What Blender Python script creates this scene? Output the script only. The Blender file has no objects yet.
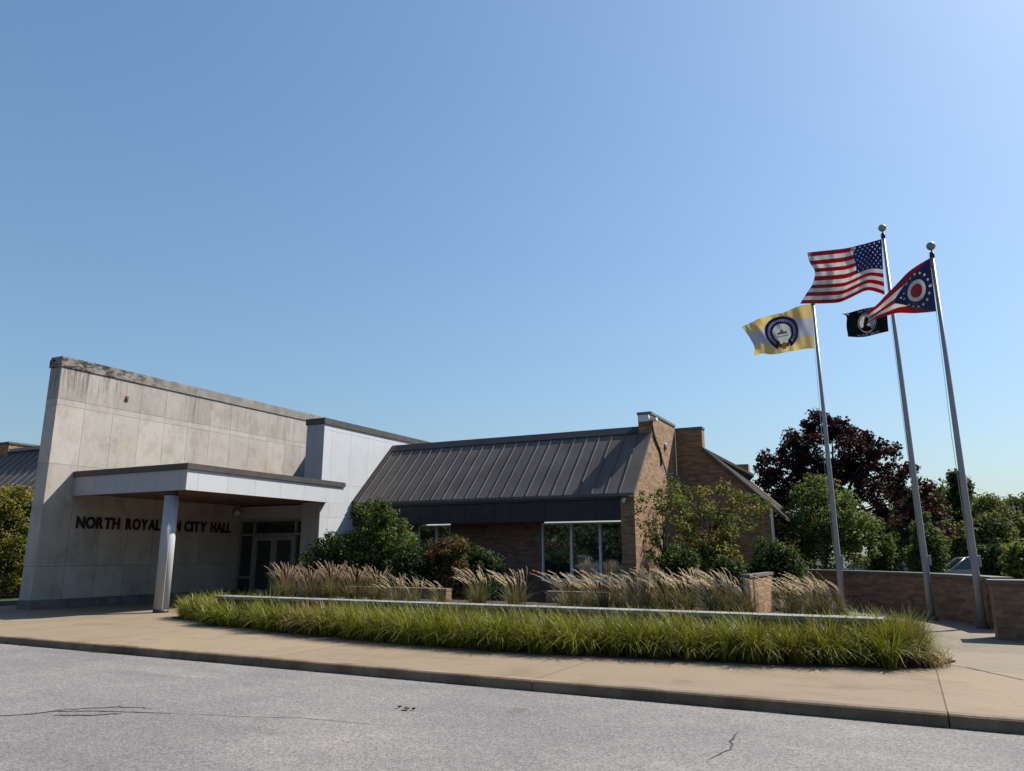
SUN_E, SKY_S, EXPO, AIR, DUST, OZONE, SKY_G = 5.0, .098, .85, 1.5, 1.7, 5.0, .82
ALB = .74
import bpy, math, random
import numpy as np
from mathutils import Vector
R = math.radians
rng = np.random.default_rng(7)
random.seed(7)
SC = bpy.context.scene
COL = SC.collection

# ------------------------------------------------------------------ camera
F_PX, HEAD, PITCH, EYE = 752.3, R(27.0155), R(12.62), 1.65
W_, H_ = 1024, 771
cam_d = bpy.data.cameras.new('camera')
cam = bpy.data.objects.new('camera', cam_d)
COL.objects.link(cam)
cam.location = (0, 0, EYE)
cam.rotation_euler = (R(90) + PITCH, 0, HEAD)
cam_d.sensor_width = 36
cam_d.lens = F_PX * 36 / W_
cam_d.clip_end = 3000
SC.camera = cam

_f = np.array([-math.sin(HEAD) * math.cos(PITCH), math.cos(HEAD) * math.cos(PITCH), math.sin(PITCH)])
_r = np.array([math.cos(HEAD), math.sin(HEAD), 0.0])
_u = np.cross(_r, _f)


def ray(px, py):
    return _f + (px - W_ / 2) / F_PX * _r - (py - H_ / 2) / F_PX * _u


def at(px, py, y):
    """the point of the place seen at a pixel of the photograph, on the plane Y = y"""
    d = ray(px, py)
    return np.array([0, 0, EYE]) + d * (y / d[1])


# ------------------------------------------------------------------ objects
def props(o, label=None, cat=None, group=None, kind=None):
    if label: o['label'] = label; o['kind'] = 'thing'
    if cat: o['category'] = cat
    if group: o['group'] = group
    if kind: o['kind'] = kind
    return o


def thing(name, loc, label, cat, group=None):
    o = bpy.data.objects.new(name, None)
    o.empty_display_size = 0.2
    COL.objects.link(o)
    o.location = loc
    return props(o, label, cat, group)


def root_loc(p):
    v = Vector((0, 0, 0))
    while p is not None:
        v += Vector(p.location)
        p = p.parent
    return v


def link(name, me, parent=None, m=None, label=None):
    o = bpy.data.objects.new(name, me)
    COL.objects.link(o)
    if parent: o.parent = parent
    if m and not me.materials: me.materials.append(m)
    if label: o['label'] = label
    return o


class MB:
    """collects faces, builds them as one mesh object with box-mapped UVs in metres"""
    def __init__(self):
        self.v = []; self.f = []; self.sm = []

    def face(self, pts, smooth=False):
        n = len(self.v)
        self.v += [tuple(map(float, p)) for p in pts]
        self.f.append(tuple(range(n, n + len(pts)))); self.sm.append(smooth)

    def box(self, x0, x1, y0, y1, z0, z1):
        n = len(self.v)
        self.v += [(x0, y0, z0), (x1, y0, z0), (x1, y1, z0), (x0, y1, z0), (x0, y0, z1), (x1, y0, z1), (x1, y1, z1), (x0, y1, z1)]
        for q in ((0, 3, 2, 1), (4, 5, 6, 7), (0, 1, 5, 4), (1, 2, 6, 5), (2, 3, 7, 6), (3, 0, 4, 7)):
            self.f.append(tuple(n + i for i in q)); self.sm.append(False)
        return self

    def prism(self, poly, vec):
        """closed polygon swept by a vector"""
        a = [np.array(p, float) for p in poly]; vec = np.array(vec, float)
        nrm = sum((np.cross(a[i], a[(i + 1) % len(a)]) for i in range(len(a))), np.zeros(3))
        if nrm @ vec > 0: a = a[::-1]
        b = [p + vec for p in a]
        self.face(a); self.face(b[::-1])
        for i in range(len(a)):
            j = (i + 1) % len(a)
            self.face([a[j], a[i], b[i], b[j]])
        return self

    def tube(self, pts, rad, n=10, caps=True, smooth=True):
        pts = [np.array(p, float) for p in pts]
        rad = rad if hasattr(rad, '__len__') else [rad] * len(pts)
        base = len(self.v)
        ref = None
        for i, p in enumerate(pts):
            t = pts[min(i + 1, len(pts) - 1)] - pts[max(i - 1, 0)]
            t = t / (np.linalg.norm(t) + 1e-9)
            if ref is None: ref = np.array([1, 0, 0]) if abs(t[0]) < .8 else np.array([0, 1, 0])
            a = ref - t * (ref @ t); a /= np.linalg.norm(a); ref = a
            b = np.cross(t, a)
            for k in range(n):
                an = 2 * math.pi * k / n
                self.v.append(tuple(p + rad[i] * (math.cos(an) * a + math.sin(an) * b)))
        for i in range(len(pts) - 1):
            for k in range(n):
                k2 = (k + 1) % n
                self.f.append((base + i * n + k, base + i * n + k2, base + (i + 1) * n + k2, base + (i + 1) * n + k)); self.sm.append(smooth)
        if caps:
            self.f.append(tuple(base + k for k in range(n))[::-1]); self.sm.append(False)
            e = base + (len(pts) - 1) * n
            self.f.append(tuple(e + k for k in range(n))); self.sm.append(False)
        return self

    def ball(self, c, r, nu=16, nv=10, s=(1, 1, 1)):
        pts = []
        rad = []
        c = np.array(c, float)
        for j in range(nv + 1):
            a = math.pi * j / nv
            pts.append(c + np.array([0, 0, -r * s[2] * math.cos(a)])); rad.append(max(1e-3, r * math.sin(a)))
        return self.tube(pts, rad, nu, caps=False)

    def build(self, name, m, parent=None, label=None, bevel=0, uvtan=None):
        off = root_loc(parent) if parent else Vector((0, 0, 0))
        me = bpy.data.meshes.new(name)
        me.from_pydata([(x - off.x, y - off.y, z - off.z) for x, y, z in self.v], [], self.f)
        me.polygons.foreach_set('use_smooth', self.sm)
        uv = me.uv_layers.new(name='UVMap')
        co = np.array(self.v)
        dat = np.zeros((len(me.loops), 2))
        for p in me.polygons:
            n = p.normal
            ids = list(p.vertices)
            P = co[ids]
            if abs(n.z) > .9:
                q = P[:, :2]
            else:
                t = np.array([-n.y, n.x]); t = t / np.linalg.norm(t)
                s = 1 / max(.2, math.sqrt(1 - n.z * n.z))
                q = np.stack([P[:, :2] @ t, P[:, 2] * s], 1)
            dat[p.loop_start:p.loop_start + len(ids)] = q
        uv.data.foreach_set('uv', dat.ravel())
        me.update()
        o = link(name, me, parent, m, label)
        if bevel:
            md = o.modifiers.new('bevel', 'BEVEL'); md.width = bevel; md.segments = 2; md.limit_method = 'ANGLE'; md.angle_limit = R(40)
        return o


def arrays(name, P, m, parent=None, col=None, smooth=False, label=None):
    """P: (n,4,3) quads, col: (n,3) pigment of each quad"""
    off = np.array(root_loc(parent)) if parent else np.zeros(3)
    n = len(P)
    me = bpy.data.meshes.new(name)
    me.vertices.add(n * 4); me.loops.add(n * 4); me.polygons.add(n)
    me.vertices.foreach_set('co', (P.reshape(-1, 3) - off).astype(np.float32).ravel())
    me.loops.foreach_set('vertex_index', np.arange(n * 4, dtype=np.int32))
    me.polygons.foreach_set('loop_start', np.arange(0, n * 4, 4, dtype=np.int32))
    me.polygons.foreach_set('loop_total', np.full(n, 4, dtype=np.int32))
    if smooth: me.polygons.foreach_set('use_smooth', np.ones(n, bool))
    me.update(calc_edges=True)
    if col is not None:
        at_ = me.color_attributes.new('tint', 'FLOAT_COLOR', 'POINT')
        c = np.ones((n, 4, 4), np.float32)
        c[:, :, :3] = col[:, None, :] if col.ndim == 2 else col
        at_.data.foreach_set('color', c.ravel())
    return link(name, me, parent, m, label)


def dup(root, loc, rotz=0.0, scale=1.0, label=None, group=None):
    r = root.copy(); COL.objects.link(r)
    r.location = loc; r.rotation_euler = (0, 0, rotz)
    r.scale = scale if hasattr(scale, '__len__') else (scale,) * 3
    if label: r['label'] = label
    if group: r['group'] = group
    for ch in list(root.children):
        c = ch.copy(); COL.objects.link(c); c.parent = r
        for g in ch.children:
            d = g.copy(); COL.objects.link(d); d.parent = c
    return r


# ------------------------------------------------------------------ materials
class NT:
    def __init__(self, name):
        self.m = bpy.data.materials.new(name); self.m.use_nodes = True
        self.t = self.m.node_tree; self.t.nodes.clear()
        self.out = self.t.nodes.new('ShaderNodeOutputMaterial')

    def n(self, typ, **kw):
        nd = self.t.nodes.new('ShaderNode' + typ)
        for k, v in kw.items():
            if hasattr(nd, k): setattr(nd, k, v)
        return nd

    def set(self, sock, val):
        if hasattr(val, 'links') or isinstance(val, bpy.types.NodeSocket): self.t.links.new(val, sock)
        else:
            if hasattr(sock.default_value, '__len__') and not hasattr(val, '__len__'): val = (val,) * len(sock.default_value)
            elif hasattr(sock.default_value, '__len__') and len(sock.default_value) == 4 and len(val) == 3: val = (*val, 1)
            sock.default_value = val

    def math(self, op, a, b=None, c=None, clamp=False):
        nd = self.n('Math', operation=op); nd.use_clamp = clamp
        self.set(nd.inputs[0], a)
        if b is not None: self.set(nd.inputs[1], b)
        if c is not None: self.set(nd.inputs[2], c)
        return nd.outputs[0]

    def mix(self, a, b, f, typ='MIX'):
        nd = self.n('Mix'); nd.data_type = 'RGBA'; nd.blend_type = typ
        self.set(nd.inputs[0], f); self.set(nd.inputs[6], a); self.set(nd.inputs[7], b)
        return nd.outputs[2]

    def noise(self, vec, scale, detail=4, rough=.55, out=0, dist=0):
        nd = self.n('TexNoise'); self.t.links.new(vec, nd.inputs['Vector'])
        nd.inputs['Scale'].default_value = scale; nd.inputs['Detail'].default_value = detail
        nd.inputs['Roughness'].default_value = rough; nd.inputs['Distortion'].default_value = dist
        return nd.outputs[out]

    def ramp(self, x, lo, hi):
        nd = self.n('MapRange'); nd.interpolation_type = 'SMOOTHSTEP'
        self.set(nd.inputs[0], x); nd.inputs[1].default_value = lo; nd.inputs[2].default_value = hi
        return nd.outputs[0]

    def scale(self, vec, s):
        nd = self.n('VectorMath', operation='MULTIPLY'); self.t.links.new(vec, nd.inputs[0]); nd.inputs[1].default_value = s
        return nd.outputs[0]

    def uv(self):
        return self.n('UVMap').outputs[0]

    def pos(self):
        return self.n('NewGeometry').outputs['Position']

    def bump(self, h, strength=.3, dist=.01):
        nd = self.n('Bump'); nd.inputs['Strength'].default_value = strength; nd.inputs['Distance'].default_value = dist
        self.t.links.new(h, nd.inputs['Height'])
        return nd.outputs[0]

    def pbr(self, col, rough=.7, metal=0, normal=None, spec=.4):
        b = self.n('BsdfPrincipled')
        self.set(b.inputs['Base Color'], col); self.set(b.inputs['Roughness'], rough); self.set(b.inputs['Metallic'], metal)
        b.inputs['Specular IOR Level'].default_value = spec
        if normal is not None: self.t.links.new(normal, b.inputs['Normal'])
        return b

    def done(self, bsdf):
        self.t.links.new(bsdf.outputs[0], self.out.inputs[0]); return self.m


def mat_plain(name, col, rough=.6, metal=0, var=.12, scale=3, spec=.4):
    col = tuple(c * ALB for c in col)
    t = NT(name); p = t.n('TexCoord').outputs['Object']
    f = t.noise(p, scale, 5, .6)
    d = tuple(c * (1 - var) for c in col); l = tuple(min(1, c * (1 + var)) for c in col)
    return t.done(t.pbr(t.mix(d, l, t.ramp(f, .3, .7)), rough, metal, spec=spec))


def mat_brick(name, base=(.30, .19, .115)):
    base = tuple(c * ALB for c in base)
    t = NT(name); uv = t.uv()
    b = t.n('TexBrick'); t.t.links.new(uv, b.inputs['Vector'])
    b.inputs['Scale'].default_value = 1; b.inputs['Brick Width'].default_value = .30; b.inputs['Row Height'].default_value = .082
    b.inputs['Mortar Size'].default_value = .009; b.inputs['Mortar Smooth'].default_value = .3
    t.set(b.inputs['Color1'], tuple(c * .68 for c in base)); t.set(b.inputs['Color2'], tuple(c * 1.18 for c in base))
    t.set(b.inputs['Mortar'], tuple(c * .62 + .03 for c in base))
    f = t.noise(t.scale(uv, (1.5, 6, 1)), 1.6, 4)
    c = t.mix(b.outputs['Color'], t.mix(b.outputs['Color'], (.62, .52, .5), 1, 'MULTIPLY'), t.ramp(f, .45, .75))
    f2 = t.noise(t.scale(uv, (4, 12.2, 1)), 1, 1)
    c = t.mix(c, t.mix(c, (1.35, 1.25, 1.15), 1, 'MULTIPLY'), t.ramp(f2, .55, .75))
    return t.done(t.pbr(c, .85, 0, t.bump(t.math('SUBTRACT', 1, b.outputs['Fac']), .35, .01), .25))


def joints(t, x, vals, w):
    m = None
    for v in vals:
        c = t.math('COMPARE', x, v, w)
        m = c if m is None else t.math('MAXIMUM', m, c)
    return m


def mat_panels(name, base, rows, step, phase, jw=.008, var=.08, weather=False, rough=.7, jcol=.35, mott=.15):
    base = tuple(c * ALB for c in base)
    t = NT(name); uv = t.uv()
    s = t.n('SeparateXYZ'); t.t.links.new(uv, s.inputs[0]); u, v = s.outputs[0], s.outputs[1]
    k = t.math('DIVIDE', t.math('SUBTRACT', u, phase), step)
    fr = t.math('ABSOLUTE', t.math('SUBTRACT', t.math('FRACT', t.math('ADD', k, .5)), .5))
    jm = t.math('LESS_THAN', fr, jw / step)
    jm = t.math('MAXIMUM', jm, joints(t, v, rows, jw))
    row = None
    for r_ in rows:
        g = t.math('GREATER_THAN', v, r_); row = g if row is None else t.math('ADD', row, g)
    cv = t.n('CombineXYZ'); t.set(cv.inputs[0], t.math('FLOOR', k)); t.set(cv.inputs[1], row)
    wn = t.n('TexWhiteNoise', noise_dimensions='2D'); t.t.links.new(cv.outputs[0], wn.inputs['Vector'])
    lo = tuple(c * (1 - var) for c in base); hi = tuple(min(1, c * (1 + var)) for c in base)
    c = t.mix(lo, hi, wn.outputs['Value'])
    m1 = t.noise(t.scale(uv, (1.2, .7, 1)), 1.6, 8, .7, dist=.2)
    c = t.mix(c, t.mix(c, (1 - mott * 2.2, 1 - mott * 2.4, 1 - mott * 2.7), 1, 'MULTIPLY'), t.ramp(m1, .42, .72))
    if weather:
        m2 = t.noise(uv, 7, 6, .7)
        c = t.mix(c, t.mix(c, (1.12, 1.12, 1.1), 1, 'MULTIPLY'), t.ramp(m2, .5, .75))
        st = t.noise(t.scale(uv, (5.5, .22, 1)), 1.3, 5, .7)
        c = t.mix(c, t.mix(c, (.80, .80, .80), 1, 'MULTIPLY'), t.math('MULTIPLY', t.ramp(v, 6.12, 6.2), t.ramp(t.noise(t.scale(uv, (1, .4, 1)), .8, 4), .3, .6)))
        top = t.ramp(v, 5.7, 7.0)
        f = t.math('MULTIPLY', t.math('MULTIPLY', t.ramp(st, .46, .64), t.ramp(t.noise(t.scale(uv, (1, .15, 1)), .9, 3, .6), .44, .60)), top)
        c = t.mix(c, t.mix(c, (.42, .40, .38), 1, 'MULTIPLY'), t.math('MULTIPLY', f, .85))
        near = t.math('SUBTRACT', 1, t.ramp(u, 14.2, 16.5))
        st2 = t.noise(t.scale(uv, (9, .5, 1)), 1.0, 4, .7)
        f3 = t.math('MULTIPLY', t.math('MULTIPLY', t.ramp(st2, .52, .64), near), t.ramp(v, 5.9, 6.9))
        c = t.mix(c, (.07, .062, .055), t.math('MULTIPLY', f3, .85))
        # rust and algae blooms of the old stone
        bl = t.math('MULTIPLY', t.ramp(t.noise(uv, .9, 5, .7), .56, .74), t.math('SUBTRACT', 1, t.ramp(v, 5.4, 6.2)))
        c = t.mix(c, t.mix(c, (.92, .86, .68), 1, 'MULTIPLY'), t.math('MULTIPLY', bl, .8))
    c = t.mix(c, t.mix(c, (jcol,) * 3, 1, 'MULTIPLY'), jm)
    return t.done(t.pbr(c, rough, 0, t.bump(t.math('SUBTRACT', 1, jm), .4, .01), .35))


def mat_leaf(name, trans=.35, rough=.68, warm=(1.5, 1.45, .6)):
    t = NT(name)
    a = t.n('Attribute'); a.attribute_name = 'tint'
    col = a.outputs['Color']
    b = t.pbr(col, rough, 0, spec=.15)
    tr = t.n('BsdfTranslucent')
    t.set(tr.inputs[0], t.mix(col, t.mix(col, warm, 1, 'MULTIPLY'), .8))
    mx = t.n('MixShader'); mx.inputs[0].default_value = trans
    t.t.links.new(b.outputs[0], mx.inputs[1]); t.t.links.new(tr.outputs[0], mx.inputs[2])
    return t.done(mx)


def mat_ground(name, base, scale, var=.25, bump=.2, fine=60, rough=.9, spot=None):
    base = tuple(c * ALB for c in base)
    t = NT(name); p = t.pos()
    f1 = t.noise(p, scale, 6, .6); f2 = t.noise(p, fine, 3, .7)
    c = t.mix(tuple(x * (1 - var) for x in base), tuple(x * (1 + var) for x in base), t.ramp(f1, .3, .7))
    c = t.mix(c, t.mix(c, (.62, .62, .64), 1, 'MULTIPLY'), t.ramp(f2, .5, .8))
    return t.done(t.pbr(c, rough, 0, t.bump(f2, bump, .01), .25))


def mat_asphalt():
    t = NT('asphalt'); p = t.pos()
    agg = t.n('TexVoronoi'); t.t.links.new(p, agg.inputs['Vector']); agg.inputs['Scale'].default_value = 55
    s = t.n('SeparateColor'); t.t.links.new(agg.outputs['Color'], s.inputs[0])
    c = t.mix((.115, .109, .104), (.222, .210, .200), s.outputs[0])
    big = t.noise(p, .35, 5, .6)
    c = t.mix(c, t.mix(c, (.80, .80, .82), 1, 'MULTIPLY'), t.ramp(big, .35, .65))
    mid = t.noise(p, 2.2, 6, .7)
    c = t.mix(c, t.mix(c, (1.14, 1.12, 1.1), 1, 'MULTIPLY'), t.ramp(mid, .45, .7))
    fine = t.noise(p, 22, 4, .75)
    c = t.mix(c, t.mix(c, (.72, .72, .73), 1, 'MULTIPLY'), t.ramp(fine, .52, .72))
    oil = t.noise(p, 1.1, 3, .5)
    c = t.mix(c, t.mix(c, (.62, .61, .6), 1, 'MULTIPLY'), t.math('MULTIPLY', t.ramp(oil, .66, .74), .7))
    pale = t.noise(t.scale(p, (.5, .9, 1)), .7, 5, .65)
    c = t.mix(c, t.mix(c, (1.22, 1.2, 1.17), 1, 'MULTIPLY'), t.ramp(pale, .5, .7))
    # long drag marks of the tyres along the drive
    dr = t.noise(t.scale(p, (.12, 1.6, 1)), 1, 4, .6)
    c = t.mix(c, t.mix(c, (.88, .87, .87), 1, 'MULTIPLY'), t.ramp(dr, .5, .75))
    return t.done(t.pbr(c, .88, 0, t.bump(agg.outputs['Distance'], .35, .008), .25))


def mat_pavement(name, base, step, ph_x, ph_y, step_y):
    base = tuple(c * ALB for c in base)
    t = NT(name); p = t.pos()
    s = t.n('SeparateXYZ'); t.t.links.new(p, s.inputs[0])
    def jm(x, st, ph):
        k = t.math('DIVIDE', t.math('SUBTRACT', x, ph), st)
        fr = t.math('ABSOLUTE', t.math('SUBTRACT', t.math('FRACT', t.math('ADD', k, .5)), .5))
        return t.math('LESS_THAN', fr, .009 / st), t.math('FLOOR', k)
    m1, k1 = jm(s.outputs[0], step, ph_x); m2, k2 = jm(s.outputs[1], step_y, ph_y)
    j = t.math('MAXIMUM', m1, m2)
    cv = t.n('CombineXYZ'); t.set(cv.inputs[0], k1); t.set(cv.inputs[1], k2)
    wn = t.n('TexWhiteNoise', noise_dimensions='2D'); t.t.links.new(cv.outputs[0], wn.inputs['Vector'])
    c = t.mix(tuple(x * .9 for x in base), tuple(x * 1.08 for x in base), wn.outputs['Value'])
    c = t.mix(c, t.mix(c, (.80, .78, .75), 1, 'MULTIPLY'), t.ramp(t.noise(p, .9, 6, .65), .45, .75))
    c = t.mix(c, t.mix(c, (.70, .67, .63), 1, 'MULTIPLY'), t.math('MULTIPLY', t.ramp(t.noise(t.scale(p, (.5, 1.6, 1)), 1.4, 7, .7, dist=.6), .56, .66), .6))
    c = t.mix(c, t.mix(c, (.78, .77, .76), 1, 'MULTIPLY'), t.ramp(t.noise(p, 35, 3, .7), .52, .75))
    c = t.mix(c, t.mix(c, (1.12, 1.08, 1.02), 1, 'MULTIPLY'), t.ramp(t.noise(p, 4, 4, .6), .55, .75))
    c = t.mix(c, t.mix(c, (.4, .38, .36), 1, 'MULTIPLY'), j)
    return t.done(t.pbr(c, .88, 0, t.bump(t.noise(p, 60, 3, .7), .15, .006), .25))


def mat_glass(name, tint=(.012, .02, .02), refl=.05):
    t = NT(name)
    p = t.n('TexCoord').outputs['Object']
    bm = t.bump(t.noise(p, .7, 2, .5), .04, .02)
    b = t.pbr(tint, .05, 0, bm, .5)
    gl = t.n('BsdfGlossy'); gl.inputs['Color'].default_value = (.82, .9, .95, 1); gl.inputs['Roughness'].default_value = .02; t.t.links.new(bm, gl.inputs['Normal'])
    mx = t.n('MixShader'); mx.inputs[0].default_value = refl
    t.t.links.new(b.outputs[0], mx.inputs[1]); t.t.links.new(gl.outputs[0], mx.inputs[2])
    return t.done(mx)


def mat_cloth(name):
    t = NT(name)
    a = t.n('Attribute'); a.attribute_name = 'tint'
    uvp = t.n('TexCoord').outputs['Object']
    b = t.pbr(a.outputs['Color'], .75, 0, t.bump(t.noise(uvp, 5, 3, .5), .25, .03), .2)
    b.inputs['Sheen Weight'].default_value = .15
    tr = t.n('BsdfTranslucent'); t.set(tr.inputs[0], a.outputs['Color'])
    mx = t.n('MixShader'); mx.inputs[0].default_value = .5
    t.t.links.new(b.outputs[0], mx.inputs[1]); t.t.links.new(tr.outputs[0], mx.inputs[2])
    return t.done(mx)


def mat_coping():
    t = NT('weathered_coping'); p = t.pos(); s = t.n('SeparateXYZ'); t.t.links.new(p, s.inputs[0])
    c = t.mix((.17, .155, .135), (.27, .25, .215), t.ramp(t.noise(p, 2.5, 5, .65), .3, .7))
    near = t.math('ADD', .12, t.math('SUBTRACT', 1, t.ramp(s.outputs[1], 14.5, 18)))
    f = t.math('MULTIPLY', t.ramp(t.noise(t.scale(p, (2, 2.2, 5)), 1.6, 6, .75), .42, .6), near, clamp=True)
    return t.done(t.pbr(t.mix(c, (.035, .03, .027), f), .9, 0, None, .2))

def mat_roof():
    t = NT('standing_seam_metal'); p = t.pos()
    c = t.mix((.076, .064, .056), (.108, .092, .082), t.ramp(t.noise(p, .8, 4), .3, .7))
    st = t.noise(t.scale(p, (7, .5, .5)), 1.0, 5, .65)
    c = t.mix(c, t.mix(c, (1.3, 1.28, 1.25), 1, 'MULTIPLY'), t.ramp(st, .5, .75))
    c = t.mix(c, t.mix(c, (.72, .72, .7), 1, 'MULTIPLY'), t.ramp(t.noise(t.scale(p, (11, .3, .3)), 1.0, 4, .6), .55, .75))
    return t.done(t.pbr(c, .62, 0, t.bump(t.noise(t.scale(p, (1.7, 1, 1)), 1.2, 2), .15, .02), .3))


M = dict(
    stone=mat_panels('travertine_cladding', (.485, .44, .39), (1.30, 4.24, 5.98, 6.17, 7.14), .95, 14.24, .007, .10, True, mott=.12, jcol=.48),
    coping=mat_coping(),
    plinth=mat_plain('dark_plinth_stone', (.16, .15, .145), .6, 0, .25, 2),
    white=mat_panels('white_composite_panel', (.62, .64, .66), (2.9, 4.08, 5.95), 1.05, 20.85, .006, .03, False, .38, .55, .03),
    shaded_panel=mat_panels('shaded_composite_panel', (.42, .43, .45), (2.9, 4.08, 5.95), .9, 20.45, .006, .03, False, .45, .6, .03),  # white panel with shade put into the colour, for faces turned from the sun
    trim=mat_plain('bronze_trim', (.085, .072, .062), .55, .3, .2, 4),
    roof=mat_roof(),
    roof_dark=mat_plain('dark_fascia_metal', (.035, .031, .033), .5, .3, .2, 1.5),
    brick=mat_brick('brown_brick', (.345, .215, .122)),
    brick_shade=mat_brick('red_brown_brick_shaded', (.24, .135, .09)),  # redder brick, also darkened for the shade under the eave
    brick2=mat_brick('brown_brick_wall', (.285, .178, .105)),
    glass=mat_glass('dark_glass'), window_glass=mat_glass('window_glass', (.016, .024, .024), .26),
    alu=mat_plain('aluminium_frame', (.42, .42, .42), .4, .6, .08, 3),
    alu_white=mat_plain('pale_window_frame', (.80, .80, .79), .5, 0, .08, 3),
    roof_far=mat_plain('dark_felt_roof', (.05, .044, .04), .95, 0, .2, 2, .05),
    black=mat_plain('black_letter_paint', (.012, .012, .013), .4, 0, .1),
    soffit=mat_panels('brown_soffit_panel', (.20, .125, .075), (15.5, 17.0, 18.5), .6, 0, .006, .06, False, .6, .5, .1),
    column=mat_plain('column_cladding', (.44, .45, .465), .5, 0, .04, 2),
    kerb=mat_ground('kerb_concrete', (.215, .16, .105), 1.6, .4, .3, 30),
    lawn=mat_ground('lawn_grass', (.035, .055, .018), 1.5, .35, .5, 45),
    mulch=mat_ground('bark_mulch', (.05, .034, .023), 3, .4, .8, 50),
    cap=mat_plain('pale_capstone', (.25, .24, .22), .8, 0, .3, 4),
    dark_cap=mat_plain('dark_capstone', (.13, .12, .115), .7, 0, .2, 3),
    bark=mat_plain('bark', (.085, .065, .05), .9, 0, .4, 9),
    leaf=mat_leaf('leaf'), blade=mat_leaf('grass_blade', .2, .5), plume=mat_leaf('grass_plume', .45, .8, (1.05, 1, .95)),
    pole=mat_plain('spun_aluminium', (.36, .36, .375), .5, .35, .08, 2),
    ball=mat_plain('finial_metal', (.34, .32, .29), .5, .4, .1, 4),
    cloth=mat_cloth('flag_nylon'),
    rope=mat_plain('halyard_rope', (.5, .5, .48), .8),
    lampwhite=mat_plain('white_lamp_housing', (.72, .74, .76), .4),
    cable=mat_plain('black_conduit', (.02, .02, .02), .6),
    tar=mat_plain('tar_crack', (.035, .034, .034), .8, 0, .4, 8),
    timber=mat_plain('stained_timber', (.22, .12, .06), .7, 0, .3, 3),
    asphalt=mat_asphalt(),
    pavement=mat_pavement('tan_concrete', (.265, .205, .136), 4.5, .22, 8.0, 50),
    plaza=mat_pavement('plaza_concrete', (.235, .192, .14), 2.4, .3, 12.4, 2.4),
    litter=mat_plain('dry_leaf', (.09, .06, .035), .9, 0, .3, 20),
)
# ------------------------------------------------------------------ ground, road, pavement
def struct(name, mb, m):
    o = mb.build(name, m); o['kind'] = 'structure'; return o

g = MB(); g.face([(-700, -500, -.03), (700, -500, -.03), (700, 1200, -.03), (-700, 1200, -.03)])
struct('ground', g, M['lawn'])
g = MB(); g.face([(-140, -17, 0), (140, -17, 0), (140, 8.97, 0), (-140, 8.97, 0)])
struct('road', g, M['asphalt'])
# kerb: stones of 4.5 m with a narrow open joint, the gutter face slightly battered
g = MB()
x = .22 - 4.5 * 16
while x < 60:
    j = (random.random() - .5) * .008
    g.prism([(x + .006, 8.93 + j, -.02), (x + .006, 8.955 + j, .105), (x + .006, 8.975 + j, .122), (x + .006, 9.10, .122), (x + .006, 9.10, -.02)], (4.488, 0, 0))
    x += 4.5
struct('kerb', g, M['kerb'])
g = MB(); g.box(-70, 60, 9.104, 12.35, -.02, .12)
struct('pavement', g, M['pavement'])
g = MB(); g.box(-24.5, -13.75, 12.354, 24, -.02, .12)
struct('forecourt', g, M['pavement'])
g = MB(); g.box(-.35, 60, 12.354, 17.5, -.02, .118); g.box(-13.75, -.35, 17.9, 18.3, -.02, .10); g.box(-3.1, 4.5, 17.504, 26, -.02, .118)
struct('plaza', g, M['plaza'])
g = MB(); g.box(-13.746, -3.104, 18.304, 30, -.02, .112)
struct('planting_bed', g, M['mulch'])
g = MB(); g.box(-70, -24.504, 12.354, 60, -.02, .14)
struct('lawn', g, M['lawn'])
# strip of bed under the border grass
g = MB(); g.prism([(-16.2, 13.4, .123), (-11.3, 11.9, .123), (-6, 11.2, .123), (-3.5, 11.45, .123), (-1.4, 11.7, .123), (.1, 12.3, .123), (.5, 13.2, .123), (-.3, 14.6, .123), (-13.0, 14.6, .123)], (0, 0, .02))
struct('border_soil', g, M['mulch'])

# dirt and grit gathered in the gutter
g = MB()
x = -40.0
while x < 25:
    l = rng.uniform(.05, .5); w0 = rng.uniform(.01, .07) * (1.6 if rng.random() < .15 else .8)
    g.face([(x, 8.93 - w0 * .6, .004), (x + l * .3, 8.93 - w0, .004), (x + l * .8, 8.93 - w0 * .8, .004), (x + l, 8.93, .004), (x, 8.93, .004)]); x += l * rng.uniform(.8, 1.9)
o = g.build('gutter_dirt', M['litter']); o['kind'] = 'stuff'
# cracks and a few dry leaves on the road
def crack(pts, w):
    g = MB()
    P = []
    for i in range(len(pts) - 1):
        a, b = np.array(pts[i]), np.array(pts[i + 1])
        for k in range(6):
            P.append(a + (b - a) * k / 6 + rng.normal(0, .012, 2))
    P.append(np.array(pts[-1]))
    for i in range(len(P) - 1):
        d = P[i + 1] - P[i]; n = np.array([-d[1], d[0]]) / (np.linalg.norm(d) + 1e-6)
        w0 = w * (.5 + .8 * math.sin(math.pi * (i + .0) / (len(P) - 1)) ** .7); w1 = w * (.5 + .8 * math.sin(math.pi * (i + 1.) / (len(P) - 1)) ** .7)
        g.face([(*(P[i] - n * w0), .004), (*(P[i + 1] - n * w1), .004), (*(P[i + 1] + n * w1), .004), (*(P[i] + n * w0), .004)])
    return g
for pts, w in (([(-9.3, 4.6), (-8.75, 4.95), (-8.40, 5.22), (-8.30, 5.45), (-8.0, 5.66), (-7.6, 5.78), (-7.1, 5.97)], .012),
               ([(-8.40, 5.22), (-8.28, 5.62), (-7.9, 5.95), (-7.5, 6.05)], .010),
               ([(-8.1, 5.35), (-7.75, 5.52), (-7.55, 5.72)], .016),
               ([(-7.1, 5.97), (-6.3, 6.2), (-5.7, 6.42), (-4.6, 6.55)], .004),
               ([(-1.60, 7.85), (-1.57, 7.5), (-1.52, 7.1), (-1.6, 6.7)], .007)):
    o = crack(pts, w).build('road_crack', M['tar']); o['kind'] = 'structure'
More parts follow.
